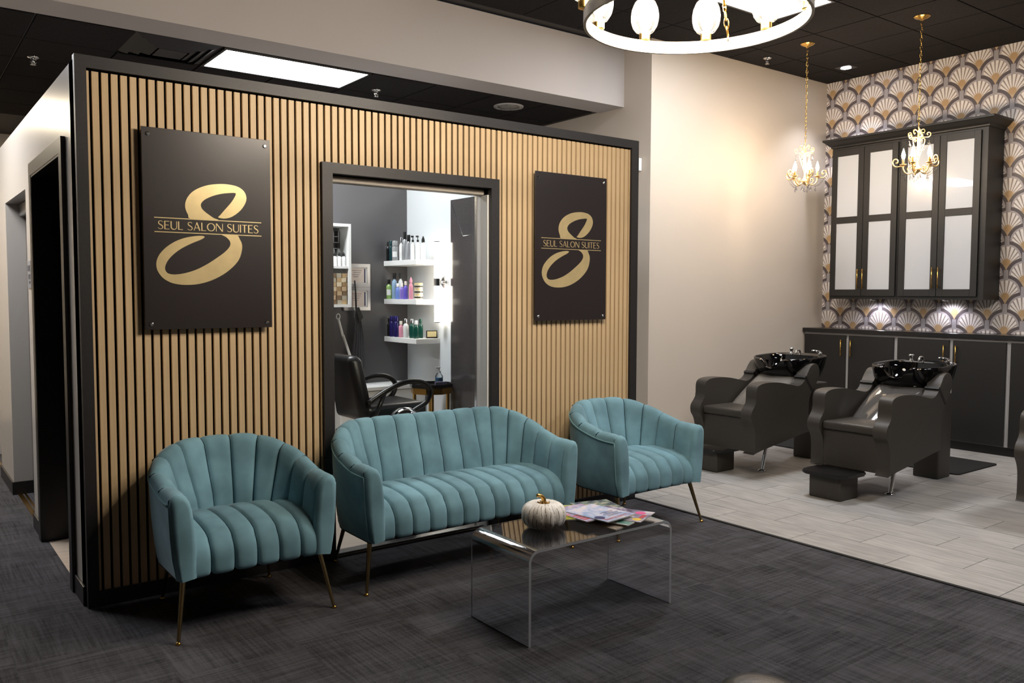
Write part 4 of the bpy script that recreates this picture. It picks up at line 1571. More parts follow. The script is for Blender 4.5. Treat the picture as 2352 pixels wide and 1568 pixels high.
def wall_unit(y0, y1, doors, label):
    t = thing('wall_cabinet', label, 'cabinet', (0, 0, 0), 0, 'black wall cabinets')
    bm = new_bm()
    box(bm, XF, XW - 0.002, y0, y1, 1.455, 3.075)
    obj('carcass', bm, M['cab'], t)
    for (a, b, hy) in doors:
        frame_door(t, a, b, 1.487, 3.052, XF, hy)
    return t


wall_unit(0.192, 0.955, [(0.577, 0.944, 0.603), (0.206, 0.572, 0.546)], 'black wall cabinet with frosted panes, the one next to the beige wall')
wall_unit(-0.655, 0.188, [(-0.215, 0.170, -0.188), (-0.600, -0.220, -0.247)], 'black wall cabinet with frosted panes, the one behind a chandelier')
bm = new_bm()


def ring_rect(x, y0, y1, z):
    return [Vector((XW - 0.003, y1, z)), Vector((x, y1, z)), Vector((x, y0, z)), Vector((XW - 0.003, y0, z))]


rows = [ring_rect(XF - 0.001 - d, -0.656 - d, 0.956 + d, z) for d, z in ((0.0, 3.0755), (0.012, 3.082), (0.014, 3.095), (0.035, 3.112), (0.066, 3.145), (0.078, 3.152), (0.078, 3.172), (0.0, 3.174))]
V = grid(bm, rows)
bm.faces.new(V[-1]); bm.faces.new(V[0])
tag(obj('crown_molding', bm, M['cab']), 'black crown molding running along the top of both wall cabinets', 'molding')
for y in (0.55, -0.22):
    t = thing('puck_light', 'puck light under the black wall cabinet ' + ('nearer the beige wall' if y > 0 else 'behind the chandelier'), 'light', (7.76, y, 1.455), 0, 'lights under the wall cabinets')
    bm = new_bm(); lathe(bm, [(0.027, -0.010), (0.028, -0.014), (0.034, -0.012), (0.034, 0.0)], 20, caps=False); obj('housing', bm, M['steel'], t, True, auto=40)
    bm = new_bm(); lathe(bm, [(0.026, -0.0115), (0.026, -0.010)], 20); obj('lens', bm, M['puck'], t)
    d = bpy.data.lights.new('puck', 'SPOT'); d.energy = 2.5; d.spot_size = 2.6; d.spot_blend = 0.7; d.shadow_soft_size = 0.03; d.color = (0.86, 0.86, 1.0)
    o = bpy.data.objects.new('puck_spot', d); COL.objects.link(o); o.parent = t; o.location = (0.05, 0, -0.02)

CXF = 7.585
doors5 = [(0.735, 1.238, 0.775), (0.197, 0.700, 0.660), (-0.365, 0.157, -0.325), (-0.885, -0.400, -0.440), (-1.41, -0.925, -1.37), (-1.93, -1.45, -1.49)]
units = [(0.177, 1.250, 'black base cabinet with brass pulls next to the beige wall'), (-0.905, 0.176, 'black base cabinet in the middle, behind the two shampoo chairs'), (-1.96, -0.906, 'black base cabinet nearest the right edge of the picture')]
for n, (y0, y1, lab) in enumerate(units):
    t = thing('base_cabinet', lab, 'cabinet', (0, 0, 0), 0, 'black base cabinets')
    bm = new_bm(); box(bm, CXF, XW - 0.002, y0, y1, 0.085, 1.086); obj('carcass', bm, M['stile'], t)
    bm = new_bm(); box(bm, CXF + 0.02, XW - 0.002, y0, y1, 0.0, 0.0848); obj('plinth', bm, M['black_deep'], t)
    for a, b, hy in doors5[2 * n:2 * n + 2]:
        bm = new_bm(); box(bm, CXF - 0.021, CXF - 0.001, a, b, 0.09, 1.062, 0.0015, 1); dd = obj('door', bm, M['cab'], t)
        bar_pull(dd, CXF - 0.021, hy, 0.84, 1.015)
bm = new_bm(); box(bm, 7.545, XW - 0.001, -1.98, YL - 0.002, 1.0865, 1.130, 0.003, 2)
tag(obj('countertop', bm, M['counter']), 'long black countertop over the base cabinets', 'countertop')

# ------------------------------------------------------------------ shampoo chairs
def side_panel(par, y0, y1):
    pts = [(0.0, 0.215), (0.002, 0.216), (0.36, 0.270), (0.715, 0.325), (0.722, 0.328), (0.727, 0.50), (0.735, 0.62), (0.790, 0.690), (0.862, 0.775), (0.875, 0.850), (0.828, 0.905), (0.752, 0.892), (0.690, 0.815), (0.640, 0.748), (0.575, 0.728), (0.47, 0.745), (0.32, 0.772), (0.16, 0.781), (0.055, 0.772), (0.012, 0.745), (0.006, 0.695), (0.006, 0.640), (-0.012, 0.600), (-0.048, 0.565), (-0.062, 0.525), (-0.052, 0.485), (-0.030, 0.455), (-0.012, 0.42), (0.0, 0.36)]
    P = [(q.x, q.y) for q in catmull([(a, b, 0) for a, b in pts], 3, closed=True)]
    bm = new_bm()
    prism(bm, P, 'y', y0, y1)
    caps = [f for f in bm.faces if len(f.verts) > 4]
    es = list({e for f in caps for e in f.edges})
    bmesh.ops.bevel(bm, geom=es, offset=0.022, segments=4, affect='EDGES', profile=0.5, clamp_overlap=True)
    o = obj('side_panel', bm, M['leather'], par, True, auto=60)
    return o


def make_shampoo(loc, label):
    t = thing('shampoo_chair', label, 'salon chair', loc, 0, 'shampoo chairs with basins')
    for y0, y1 in ((-0.318, -0.213), (0.213, 0.318)):
        side_panel(t, y0, y1)
    bm = new_bm()
    prism(bm, [(0.002, 0.217), (0.70, 0.324), (0.70, 0.47), (0.002, 0.485)], 'y', -0.234, 0.234)
    obj('seat_box', bm, M['leather'], t)
    bm = new_bm(); box(bm, -0.028, 0.46, -0.210, 0.210, 0.490, 0.552, 0.018, 4)
    for v in bm.verts:
        if v.co.z > 0.53:
            v.co.z += 0.014 * (1 - (v.co.y / 0.21) ** 2) * (1 if v.co.x < 0.44 else 0)
    obj('seat_cushion', bm, M['leather'], t, True, auto=50)
    # reclined back under a clear cover
    bm = new_bm()
    rows = []
    for i in range(13):
        f = i / 12
        X_, Z_ = 0.30 + 0.47 * f, 0.545 + 0.295 * f + 0.022 * math.sin(PI * f)
        r = []
        for j in range(17):
            v = 2 * j / 16 - 1
            edge = 0.035 * (abs(v) ** 6)
            wr_ = 0.006 * math.sin(9 * v + 5 * f) * (1 - f)
            r.append(Vector((X_ + edge * 0.5, 0.205 * v, Z_ - edge + wr_)))
        rows.append(r)
    top_rows = rows
    n_ = Vector((0.53, 0, -0.85)) * 0.09
    V = grid(bm, top_rows)
    Bt = [[bm.verts.new(q.co + n_) for q in r] for r in V]
    ring = [(i, 0) for i in range(12)] + [(12, j) for j in range(16)] + [(i, 16) for i in range(12, 0, -1)] + [(0, j) for j in range(16, 0, -1)]
    for k in range(len(ring)):
        a, b = ring[k], ring[(k + 1) % len(ring)]
        bm.faces.new((V[a[0]][a[1]], V[b[0]][b[1]], Bt[b[0]][b[1]], Bt[a[0]][a[1]]))
    obj('backrest', bm, M['clear_vinyl'], t, True, auto=60)
    for s in (-1, 1):
        bm = new_bm()
        S0, a_, p_ = Vector((0.662, 0.790)), Vector((0.768, 0.640)), Vector((0.640, -0.768))
        pl = [S0 - p_ * 0.005, S0 - p_ * 0.005 + a_ * 0.024, S0 + p_ * 0.172 + a_ * 0.024, S0 + p_ * 0.166]
        prism(bm, [(q.x, q.y) for q in pl], 'y', s * 0.2655 - 0.054, s * 0.2655 + 0.054)
        obj('strap', bm, M['strap'], t)
    for s in (-1, 1):
        bm = new_bm()
        ly = -0.142 if s < 0 else 0.235
        tube(bm, [(0.395, ly * 1.04, 0.272), (0.335, ly, 0.008)], 0.0165, 16)
        l = obj('leg', bm, M['chrome'], t, True, auto=50)
        bm = new_bm(); lathe(bm, [(0.036, 0.0), (0.038, 0.006), (0.026, 0.014), (0.018, 0.018)], 20, (0.334, ly, 0)); obj('foot_flange', bm, M['chrome'], l, True)
    bm = new_bm(); box(bm, 1.13, 1.335, -0.105, 0.105, 0.0, 0.70, 0.012, 3)
    obj('pedestal', bm, M['leather'], t, True, auto=50)
    bm = new_bm(); box(bm, 0.70, 1.16, -0.09, 0.09, 0.60, 0.70, 0.01, 2); obj('bracket', bm, M['rubber'], t)
    # basin
    bm = new_bm()
    NA = 72
    prof = [(0.34, -0.250, 0), (0.64, -0.230, 0), (0.84, -0.170, 0), (0.945, -0.090, 0), (0.99, -0.024, 0.0), (1.0, -0.004, 0), (0.985, 0.008, 0), (0.955, 0.008, 0), (0.925, -0.004, 1), (0.90, -0.05, 1), (0.84, -0.12, 1), (0.66, -0.178, 1), (0.36, -0.198, 1), (0.02, -0.202, 1)]
    rows = []
    for k, dz, inner in prof:
        r = []
        for i in range(NA):
            a = 2 * PI * i / NA
            ca, sa = math.cos(a), math.sin(a)
            e = 2 / 3.0
            x = math.copysign(abs(ca) ** e, ca) * 0.275 * k
            y = math.copysign(abs(sa) ** e, sa) * 0.285 * k
            da = abs(((a - PI + PI) % (2 * PI)) - PI)
            notch = math.exp(-(y / 0.085) ** 4) if ca < 0 else 0.0
            wgt = smoothstep(0.80, 0.96, k) if dz > -0.17 else 0.0
            z = dz - 0.088 * notch * wgt * (1.0 if dz > -0.06 else 0.4)
            # deck for the taps at the back
            xc = 0.90 - (0.035 if inner else 0.0)
            if inner and x > 0:
                x *= 0.86
            r.append(Vector((xc + x, y, 0.945 + z + 0.012 * (x / 0.275))))
        rows.append(r)
    V = grid(bm, rows, close_v=True)
    bm.faces.new(V[0]); bm.faces.new(list(reversed(V[-1])))
    bs = obj('basin', bm, M['ceramic'], t, True, auto=70)
    bm = new_bm(); lathe(bm, [(0.020, 0.0), (0.017, 0.010), (0.012, 0.022), (0.013, 0.038), (0.019, 0.044), (0.020, 0.058), (0.014, 0.062)], 18, (1.115, 0.135, 0.950)); obj('spray_holder', bm, M['chrome'], bs, True)
    bm = new_bm(); lathe(bm, [(0.018, 0.0), (0.015, 0.015), (0.018, 0.028), (0.014, 0.036)], 16, (1.115, -0.165, 0.950))
    tube(bm, [(1.115, -0.165, 0.984), (1.090, -0.150, 0.994), (1.045, -0.125, 0.998)], [0.012, 0.010, 0.008], 8)
    obj('mixer_lever', bm, M['chrome'], bs, True)
    bm = new_bm(); tube(bm, catmull([(1.08, 0.02, 0.945), (1.08, 0.02, 0.985), (1.05, 0.02, 1.0), (1.02, 0.02, 0.985), (1.015, 0.02, 0.962)], 4), 0.008, 8); obj('spout', bm, M['chrome'], bs, True)
    return t


sh2 = make_shampoo((4.955, -0.912, 0), 'grey shampoo chair with black basin, nearer the camera, shiny clear back cover')
o = dup(sh2, (4.880, 0.185, 0), 0.0, 'grey shampoo chair with black basin next to the plain beige wall')
dm = bpy.data.materials.new('wrinkled_vinyl')
M['vinyl_matte'] = pm('wrinkled_grey_vinyl', (108, 104, 98), rough=0.32, coat=0.2, bump=(9, 0.6, 3))
for c in kids(o):
    if c.name.startswith('backrest'):
        c.data = c.data.copy()
        c.data.materials[0] = M['vinyl_matte']
dup(sh2, (4.985, -2.37, 0), 0.0, 'grey shampoo chair cut off by the right edge of the picture')


def footstool(loc, label):
    t = thing('footstool', label, 'footstool', loc, 0, 'footstools of the shampoo chairs')
    bm = new_bm(); box(bm, -0.118, 0.118, -0.130, 0.130, 0.0, 0.172, 0.014, 3); obj('box', bm, M['leather'], t, True, auto=50)
    bm = new_bm()
    out = []
    for k in range(4):
        cx, cy = ((1, 1), (-1, 1), (-1, -1), (1, -1))[k]
        for q in range(6):
            a = PI / 2 * k + PI / 2 * q / 5
            out.append((cx * 0.105 + 0.06 * math.cos(a), cy * 0.125 + 0.06 * math.sin(a)))
    prism(bm, out, 'z', 0.173, 0.200)
    es = [e for e in bm.edges if any(len(f.verts) > 4 for f in e.link_faces)]
    bmesh.ops.bevel(bm, geom=es, offset=0.008, segments=2, affect='EDGES')
    obj('padded_top', bm, M['black_leather'], t, True, auto=50)


footstool((4.885, -0.835, 0), 'low grey footstool in front of the nearer shampoo chair')
footstool((4.955, 0.350, 0), 'low grey footstool in front of the shampoo chair by the beige wall')
for x0, y0, lab in ((6.39, -1.035, 'black rubber mat on the tiles behind the nearer shampoo chair'), (6.315, 0.06, 'black rubber mat on the tiles behind the shampoo chair by the beige wall')):
    out = []
    for k in range(4):
        cx, cy = ((1, 1), (0, 1), (0, 0), (1, 0))[k]
        for q in range(5):
            a = PI / 2 * k + PI / 2 * q / 4
            out.append((x0 + 0.04 + cx * 0.66 + 0.04 * math.cos(a), y0 + 0.04 + cy * 0.84 + 0.04 * math.sin(a)))
    bm = new_bm(); prism(bm, out, 'z', 0.0005, 0.010)
    tag(obj('floor_mat', bm, M['rubber']), lab, 'mat', 'mats behind the shampoo chairs')

# ------------------------------------------------------------------ things seen inside the suite
shelf_z = (1.815, 1.447, 1.082)
for n, z in enumerate(shelf_z):
    bm = new_bm(); box(bm, 3.188, 3.449, 2.372, 2.989, z - 0.048, z, 0.002, 1)
    tag(obj('wall_shelf', bm, M['white']), ('top', 'middle', 'lowest')[n] + ' white floating shelf of product bottles in the suite', 'shelf', 'white shelves in the suite')


def bottle(x, y, z, h, r, body, cap, label, kind='cap', label_col=None):
    t = thing('bottle', label, 'bottle', (x, y, z + 0.0005), 0, 'hair products on the white shelves')
    ch = h * (0.22 if kind == 'cap' else 0.18 if kind == 'spray' else 0.26)
    bm = new_bm()
    hb = h - ch
    if kind == 'can':
        prof = [(r * 0.95, 0.0), (r, 0.004), (r, hb * 0.93), (r * 0.8, hb * 0.99), (r * 0.7, hb)]
    else:
        prof = [(r * 0.9, 0.0), (r, 0.005), (r, hb * 0.78), (r * 0.85, hb * 0.88), (r * 0.45, hb * 0.96), (r * 0.42, hb)]
    lathe(bm, prof, 18)
    obj('body', bm, body, t, True, auto=50)
    bm = new_bm()
    if kind == 'can':
        lathe(bm, [(r * 0.92, hb), (r * 0.92, h * 0.985), (r * 0.85, h)], 18)
    elif kind == 'pump':
        lathe(bm, [(r * 0.5, hb), (r * 0.5, hb + ch * 0.35), (r * 0.18, hb + ch * 0.4), (r * 0.18, hb + ch * 0.8)], 12)
        box(bm, -r * 0.9, r * 0.3, -r * 0.25, r * 0.25, hb + ch * 0.75, h)
    elif kind == 'cone':
        lathe(bm, [(r * 0.75, hb), (r * 0.7, hb + ch * 0.45), (r * 0.25, h * 0.97), (r * 0.2, h)], 14)
    else:
        lathe(bm, [(r * 0.62, hb), (r * 0.62, h * 0.985), (r * 0.55, h)], 14)
    obj('cap', bm, cap, t, True, auto=50)
    if label_col is not None:
        bm = new_bm()
        pts = []
        for k in range(7):
            a = math.radians(-125 - 50 + 100 * k / 6) 
            pts.append([Vector((r * 1.01 * math.cos(a), r * 1.01 * math.sin(a), hb * 0.25)), Vector((r * 1.01 * math.cos(a), r * 1.01 * math.sin(a), hb * 0.62))])
        grid(bm, pts)
        obj('paper_label', bm, label_col, t)
    return t


def col(name, rgb, rough=0.25, **k):
    if name not in M:
        M[name] = pm(name, rgb, rough=rough, **k)
    return M[name]


bl, wh = M['black_plastic'], M['white']
teal_b = col('bottle_teal', (16, 54, 58)); navy_b = col('bottle_navy', (34, 28, 92)); green_b = col('bottle_green', (142, 178, 104))
grey_b = col('bottle_grey', (150, 150, 150)); silver_b = col('bottle_silver', (196, 196, 200), metal=0.7); clear_b = col('bottle_pale_blue', (150, 178, 204))
blue_b = col('bottle_blue', (116, 142, 214)); purp_b = col('bottle_purple', (132, 112, 196)); pink_b = col('bottle_pink', (222, 150, 172)); dgreen = col('bottle_dark_green', (14, 74, 62))
TZ, MZ, LZ = shelf_z
bottle(3.215, 2.952, TZ, 0.188, 0.017, col('bottle_black', (16, 18, 20)), bl, 'black bottle at the back left end of the top shelf')
bottle(3.222, 2.900, TZ, 0.196, 0.020, teal_b, teal_b, 'dark teal can next to the grey can on the top shelf', 'can')
bottle(3.220, 2.822, TZ, 0.190, 0.028, grey_b, grey_b, 'grey spray can with a white paper label on the top shelf', 'can', wh)
bottle(3.222, 2.700, TZ, 0.216, 0.020, wh, M['steel'], 'white bottle with a silver cap on the top shelf')
bottle(3.240, 2.664, TZ, 0.268, 0.017, silver_b, bl, 'tallest silver can with a black cap on the top shelf', 'can')
bottle(3.247, 2.604, TZ, 0.236, 0.018, silver_b, bl, 'shorter silver can with a black cap on the top shelf', 'can')
bottle(3.262, 2.552, TZ, 0.226, 0.021, wh, bl, 'white bottle beside the silver cans, with a black pump, on the top shelf', 'pump')
bottle(3.292, 2.512, TZ, 0.226, 0.021, wh, bl, 'white bottle with a black pump between two white bottles on the top shelf', 'pump')
bottle(3.331, 2.480, TZ, 0.222, 0.022, wh, bl, 'white bottle with a pointed black nozzle at the lamp end of the top shelf', 'cone')
bottle(3.215, 2.935, MZ, 0.190, 0.027, green_b, bl, 'light green bottle with a black cap on the middle shelf', 'cap', wh)
bottle(3.262, 2.905, MZ, 0.168, 0.020, green_b, bl, 'small greenish bottle half hidden on the middle shelf', 'cap', wh)
bottle(3.222, 2.838, MZ, 0.250, 0.026, clear_b, bl, 'tall pale blue bottle with a black cap on the middle shelf')
bottle(3.250, 2.768, MZ, 0.250, 0.023, col('bottle_clear', (196, 200, 204)), bl, 'tall clear bottle with a black cap on the middle shelf')
bottle(3.216, 2.766, MZ, 0.150, 0.020, blue_b, wh, 'short blue bottle with a white cap on the middle shelf')
bottle(3.222, 2.694, MZ, 0.150, 0.018, purp_b, wh, 'short lilac bottle next to the blue one on the middle shelf')
bottle(3.224, 2.624, MZ, 0.170, 0.021, col('bottle_violet', (104, 92, 196)), M['cream'], 'violet bottle beside the pink bottle on the middle shelf')
bottle(3.246, 2.565, MZ, 0.208, 0.020, pink_b, pink_b, 'pink bottle with a pink nozzle on the middle shelf', 'cone')
for k in range(3):
    t = thing('jar', ('bottom', 'middle', 'top')[k] + ' cream jar with a dark band, of the stack on the middle shelf', 'jar', (3.262, 2.452, MZ + 0.0005 + 0.051 * k), 0, 'stacked jars')
    bm = new_bm(); lathe(bm, [(0.037, 0.0), (0.039, 0.003), (0.039, 0.032)], 22); obj('body', bm, M['cream'], t, True, auto=40)
    bm = new_bm(); lathe(bm, [(0.0393, 0.010), (0.0393, 0.025)], 22, caps=False); obj('band', bm, col('jar_band', (70, 66, 50)), t, True)
    bm = new_bm(); lathe(bm, [(0.040, 0.033), (0.040, 0.050)], 22); obj('lid', bm, col('jar_lid', (220, 200, 150)), t, True, auto=40)
bottle(3.214, 2.942, LZ, 0.178, 0.017, bl, bl, 'slim black bottle at the back left end of the lowest shelf')
bottle(3.217, 2.880, LZ, 0.200, 0.026, navy_b, navy_b, 'navy bottle beside the black one on the lowest shelf', 'can')
bottle(3.222, 2.800, LZ, 0.202, 0.024, navy_b, navy_b, 'navy bottle beside the pink one on the lowest shelf', 'can')
bottle(3.222, 2.715, LZ, 0.156, 0.022, pink_b, M['cream'], 'small pink bottle on the lowest shelf')
bottle(3.226, 2.630, LZ, 0.180, 0.026, wh, M['steel'], 'white bottle with a silver cap on the lowest shelf')
bottle(3.238, 2.535, LZ, 0.180, 0.025, dgreen, M['steel'], 'dark green bottle beside the white one on the lowest shelf')
bottle(3.232, 2.447, LZ, 0.168, 0.024, dgreen, wh, 'dark green bottle with a white cap, frontmost on the lowest shelf')
bottle(3.312, 2.500, LZ, 0.180, 0.023, dgreen, dgreen, 'dark green bottle with a green cap on the lowest shelf')
t = thing('card_stand', 'small black card stand at the front of the lowest shelf', 'stand', (3.390, 2.430, LZ + 0.0005), -0.3, None)
bm = new_bm(); box(bm, -0.052, 0.052, -0.006, 0.002, 0.004, 0.072, 0.001); box(bm, -0.052, 0.052, -0.022, 0.022, 0, 0.005); obj('stand', bm, bl, t)
bm = new_bm(); box(bm, -0.044, 0.044, -0.0075, -0.006, 0.012, 0.064); obj('card', bm, col('card_gold', (226, 210, 160)), t)

# sconce
t = thing('wall_sconce', 'tall tubular wall sconce glowing beside the mirror', 'lamp', (3.449, 2.28, 1.607))
bm = new_bm(); lathe(bm, [(0.055, 0.0), (0.055, 0.012), (0.045, 0.018)], 24)
bmesh.ops.transform(bm, matrix=Matrix.Rotation(-PI / 2, 4, 'Y'), verts=bm.verts)
tube(bm, [(-0.01, 0, 0), (-0.075, 0, 0)], 0.012, 10)
lathe(bm, [(0.034, -0.034), (0.034, 0.034)], 20, (-0.085, 0, 0))
obj('mount', bm, M['steel'], t, True, auto=40)
for s in (-1, 1):
    bm = new_bm(); lathe(bm, [(0.030, 0.036), (0.030, 0.366)] if s > 0 else [(0.030, -0.366), (0.030, -0.036)], 20, (-0.085, 0, 0)); obj('glass_tube', bm, M['tube'], t, True, auto=40)
    bm = new_bm(); lathe(bm, [(0.031, 0.366), (0.031, 0.374)] if s > 0 else [(0.031, -0.374), (0.031, -0.366)], 20, (-0.085, 0, 0)); obj('end_cap', bm, M['steel'], t, True, auto=40)

# dark panel on the suite's right wall
t = thing('wall_panel', 'tall charcoal panel on the white suite wall between the sconce and the window jamb', 'panel', (3.449, 1.68, 1.275))
bm = new_bm(); box(bm, -0.022, 0.0, -0.475, 0.475, -1.075, 1.075, 0.001, 1); obj('board', bm, pm('charcoal_panel', (70, 66, 66), rough=0.12, noise=(80, 0.12)), t)
bm = new_bm(); tube(bm, [(-0.024, 0.465, 1.06), (-0.026, 0.265, 0.74), (-0.026, 0.12, 0.745)], 0.0022, 6); obj('thin_line', bm, M['steel'], t, True)  # thin bent line across the upper part of the board

# side table with sanitizer
t = thing('side_table', 'small round side table with black tray top and brass legs inside the suite', 'table', (3.225, 2.17, 0))
bm = new_bm(); lathe(bm, [(0.185, 0.655), (0.200, 0.660), (0.200, 0.690), (0.192, 0.690), (0.190, 0.668), (0.002, 0.668)], 8); obj('tray_top', bm, M['black_plastic'], t)
bm = new_bm(); lathe(bm, [(0.188, 0.602), (0.188, 0.654)], 8); obj('apron', bm, M['brass'], t)
for k in range(4):
    a = PI / 4 + PI / 2 * k + 0.3
    bm = new_bm(); box(bm, 0.15 * math.cos(a) - 0.011, 0.15 * math.cos(a) + 0.011, 0.15 * math.sin(a) - 0.011, 0.15 * math.sin(a) + 0.011, 0.0, 0.602); obj('leg', bm, M['brass'], t)
t = thing('sanitizer_bottle', 'clear pump bottle of blue sanitizer on the side table', 'bottle', (3.285, 2.13, 0.6685))
bm = new_bm(); lathe(bm, [(0.033, 0.0), (0.036, 0.004), (0.036, 0.085), (0.018, 0.112), (0.014, 0.118)], 18); obj('body', bm, M['shade'], t, True, auto=50)
bm = new_bm(); lathe(bm, [(0.031, 0.003), (0.0335, 0.006), (0.0335, 0.072)], 18); obj('liquid', bm, col('blue_liquid', (120, 176, 222)), t, True, auto=50)
bm = new_bm(); lathe(bm, [(0.016, 0.116), (0.016, 0.132), (0.006, 0.134), (0.006, 0.158)], 12); box(bm, -0.036, 0.012, -0.007, 0.007, 0.156, 0.168, 0.002); obj('pump', bm, wh, t)
bm = new_bm(); box(bm, -0.055, 0.055, -0.012, 0.012, 0.0, 0.045, 0.002)
o = obj('card_box', bm, col('lilac_card', (126, 122, 146)), None, loc=(3.245, 2.035, 0.6905 - 0.0215), rotz=-0.25)
tag(o, 'small lilac grey card box in front of the sanitizer on the side table', 'box')

# white base unit along the suite's back wall
t = thing('low_cabinet', 'low white cabinet along the grey wall of the suite', 'cabinet', (0, 0, 0))
bm = new_bm(); box(bm, 2.55, 3.44, 2.64, 2.985, 0.06, 0.600); obj('carcass', bm, M['white'], t)
bm = new_bm(); box(bm, 2.53, 3.445, 2.615, 2.988, 0.601, 0.635, 0.003, 1); obj('top', bm, M['white'], t)
bm = new_bm(); box(bm, 2.57, 3.42, 2.66, 2.985, 0.0, 0.06); obj('plinth', bm, bl, t)
for k in range(2):
    bm = new_bm(); box(bm, 2.557 + 0.443 * k, 2.990 + 0.443 * k, 2.622, 2.639, 0.07, 0.592, 0.001, 1); dr = obj('door', bm, M['white'], t)

# white open wall cabinet with contents
t = thing('wall_cubby', 'white open wall cubby full of hair colour supplies', 'shelf', (0, 0, 0))
for a in ((1.98, 2.72, 2.74, 2.985, 2.110, 2.136), (1.98, 2.72, 2.74, 2.985, 1.375, 1.400), (2.695, 2.72, 2.74, 2.985, 1.400, 2.110), (1.98, 2.005, 2.74, 2.985, 1.400, 2.110)):
    bm = new_bm(); box(bm, *a); obj('panel', bm, M['white'], t)
bm = new_bm(); box(bm, 2.005, 2.695, 2.75, 2.985, 1.728, 1.750); obj('shelf', bm, M['white'], t)
bm = new_bm(); box(bm, 2.005, 2.695, 2.978, 2.986, 1.4, 2.11); obj('back', bm, M['white'], t)
t = thing('tube_rack', 'black wire rack of colour tubes in the white cubby', 'rack', (2.585, 2.93, 1.7505))
bm = new_bm(); box(bm, -0.11, 0.10, 0.0, 0.04, 0.0, 0.33); obj('back', bm, bl, t)
for k in range(6):
    bm = new_bm(); box(bm, -0.11, 0.10, -0.012, 0.0, 0.055 * k, 0.055 * k + 0.006); obj('wire', bm, wh, t)
for k in range(5):
    bm = new_bm(); box(bm, -0.11 + 0.051 * k, -0.104 + 0.051 * k, -0.012, 0.0, 0.0, 0.33); obj('wire', bm, wh, t)
for k in range(5):
    bottle(2.672 - 0.043 * k, 2.80, 1.750, 0.128, 0.0195, wh, bl, 'white bottle, ' + ('first', 'second', 'third', 'fourth', 'fifth')[k] + ' from the right side panel in the cubby front row', 'cone')
for k in range(2):
    bottle(2.650 - 0.052 * k, 2.862, 1.750, 0.215, 0.019, grey_b, bl, 'taller bottle behind the front row of the cubby, ' + ('nearer its side' if k == 0 else 'further from its side'), 'cap', wh)
cols = [(178, 150, 110), (206, 190, 160), (150, 120, 84), (188, 160, 126), (120, 96, 70), (170, 160, 140)]
n = 0
for c in range(3):
    for k in range(7):
        bm = new_bm(); box(bm, -0.024, 0.024, -0.05, 0.05, 0.0, 0.040, 0.001, 1)
        o = obj('colour_box', bm, col('carton_%d' % (n % 6), cols[(n * 5 + c) % 6], 0.6), None, loc=(2.662 - 0.053 * c - 0.003 * (k % 2), 2.81, 1.4005 + 0.0405 * k), rotz=0.05 * ((n * 7) % 5 - 2))
        tag(o, ('lowest', 'second', 'third', 'fourth', 'fifth', 'sixth', 'topmost')[k] + ' tan carton of the ' + ('stack by the cubby side', 'middle stack', 'stack by the pink cartons')[c], 'box', 'hair colour cartons in the cubby')
        n += 1
for k in range(6):
    bm = new_bm(); box(bm, -0.03, 0.03, -0.05, 0.05, 0.0, 0.046, 0.001, 1)
    o = obj('colour_box', bm, col('carton_pink', (226, 176, 172), 0.6), None, loc=(2.478, 2.81, 1.4005 + 0.0465 * k))
    tag(o, ('lowest', 'second', 'third', 'fourth', 'fifth', 'topmost')[k] + ' pink carton in the stack of the cubby', 'box', 'pink hair colour cartons in the cubby')

# certificates, cape, pole
for z, lab in ((1.672, 'upper silver framed certificate on the grey wall'), (1.449, 'lower silver framed certificate on the grey wall')):
    t = thing('framed_certificate', lab, 'picture', (2.893, 2.989, z), 0, 'framed certificates')
    bm = new_bm(); prism(bm, [(-0.138, -0.108), (0.138, -0.108), (0.138, 0.108), (-0.138, 0.108)], 'y', -0.012, 0.0); obj('backing', bm, wh, t)
    for s in range(4):
        L, S_ = (0.138, 0.1105) if s % 2 == 0 else (0.1105, 0.138)
        w = 0.032
        bm = new_bm(); prism(bm, [(-L, -S_), (L, -S_), (L - w, -S_ + w), (-L + w, -S_ + w)], 'y', -0.020, -0.0125)
        f = obj('frame_side', bm, M['silver_frame'], t)
        f.rotation_euler.y = -s * PI / 2
    bm = new_bm(); box(bm, -0.090, 0.090, -0.0135, -0.0125, -0.070, 0.070); obj('document', bm, M['card'], t)
    bm = new_bm(); box(bm, 0.076, 0.088, -0.0142, -0.0136, -0.068, 0.064); obj('navy_border', bm, M['navy'], t)
    for k in range(4):
        bm = new_bm(); box(bm, -0.05 + 0.01 * (k % 2), 0.05 - 0.012 * k, -0.0142, -0.0136, 0.045 - 0.02 * k, 0.049 - 0.02 * k); obj('text_line', bm, M['ink'], t)
t = thing('salon_cape', 'dark salon cape hanging from a hook below the certificates', 'cape', (2.862, 2.94, 0))
bm = new_bm()
rows = []
for i in range(15):
    f = i / 14
    wd = 0.012 + 0.085 * f ** 0.7
    rows.append([Vector((0.012 + (0.01 * math.sin(4 * f)) + 0.9 * wd * (2 * j / 24 - 1), 0.012 * math.sin(j * 1.3) * (0.3 + f) - 0.02 * f, 1.36 - 0.56 * f - 0.02 * abs(2 * j / 24 - 1))) for j in range(25)])
grid(bm, rows)
obj('cloth', bm, pm('dark_cape_cloth', (84, 84, 88), rough=0.7), t, True)
bm = new_bm(); tube(bm, [(0.0, 0.0, 1.355), (-0.004, 0.0, 1.5), (0.0, 0.02, 1.62), (0.006, 0.01, 1.5), (0.004, 0.0, 1.355)], 0.006, 6); obj('neck_strap', bm, M['strap'], t, True)
bm = new_bm()
prism(bm, [(-0.02, 1.36), (0.02, 1.37), (0.062, 1.275), (0.02, 1.225)], 'y', -0.030, -0.022); obj('collar', bm, M['strap'], t)
for k in range(3):
    bm = new_bm(); lathe(bm, [(0.006, 0), (0.006, 0.003)], 10, (0.004 * k, -0.031, 1.345 - 0.035 * k)); obj('snap', bm, M['steel'], t)
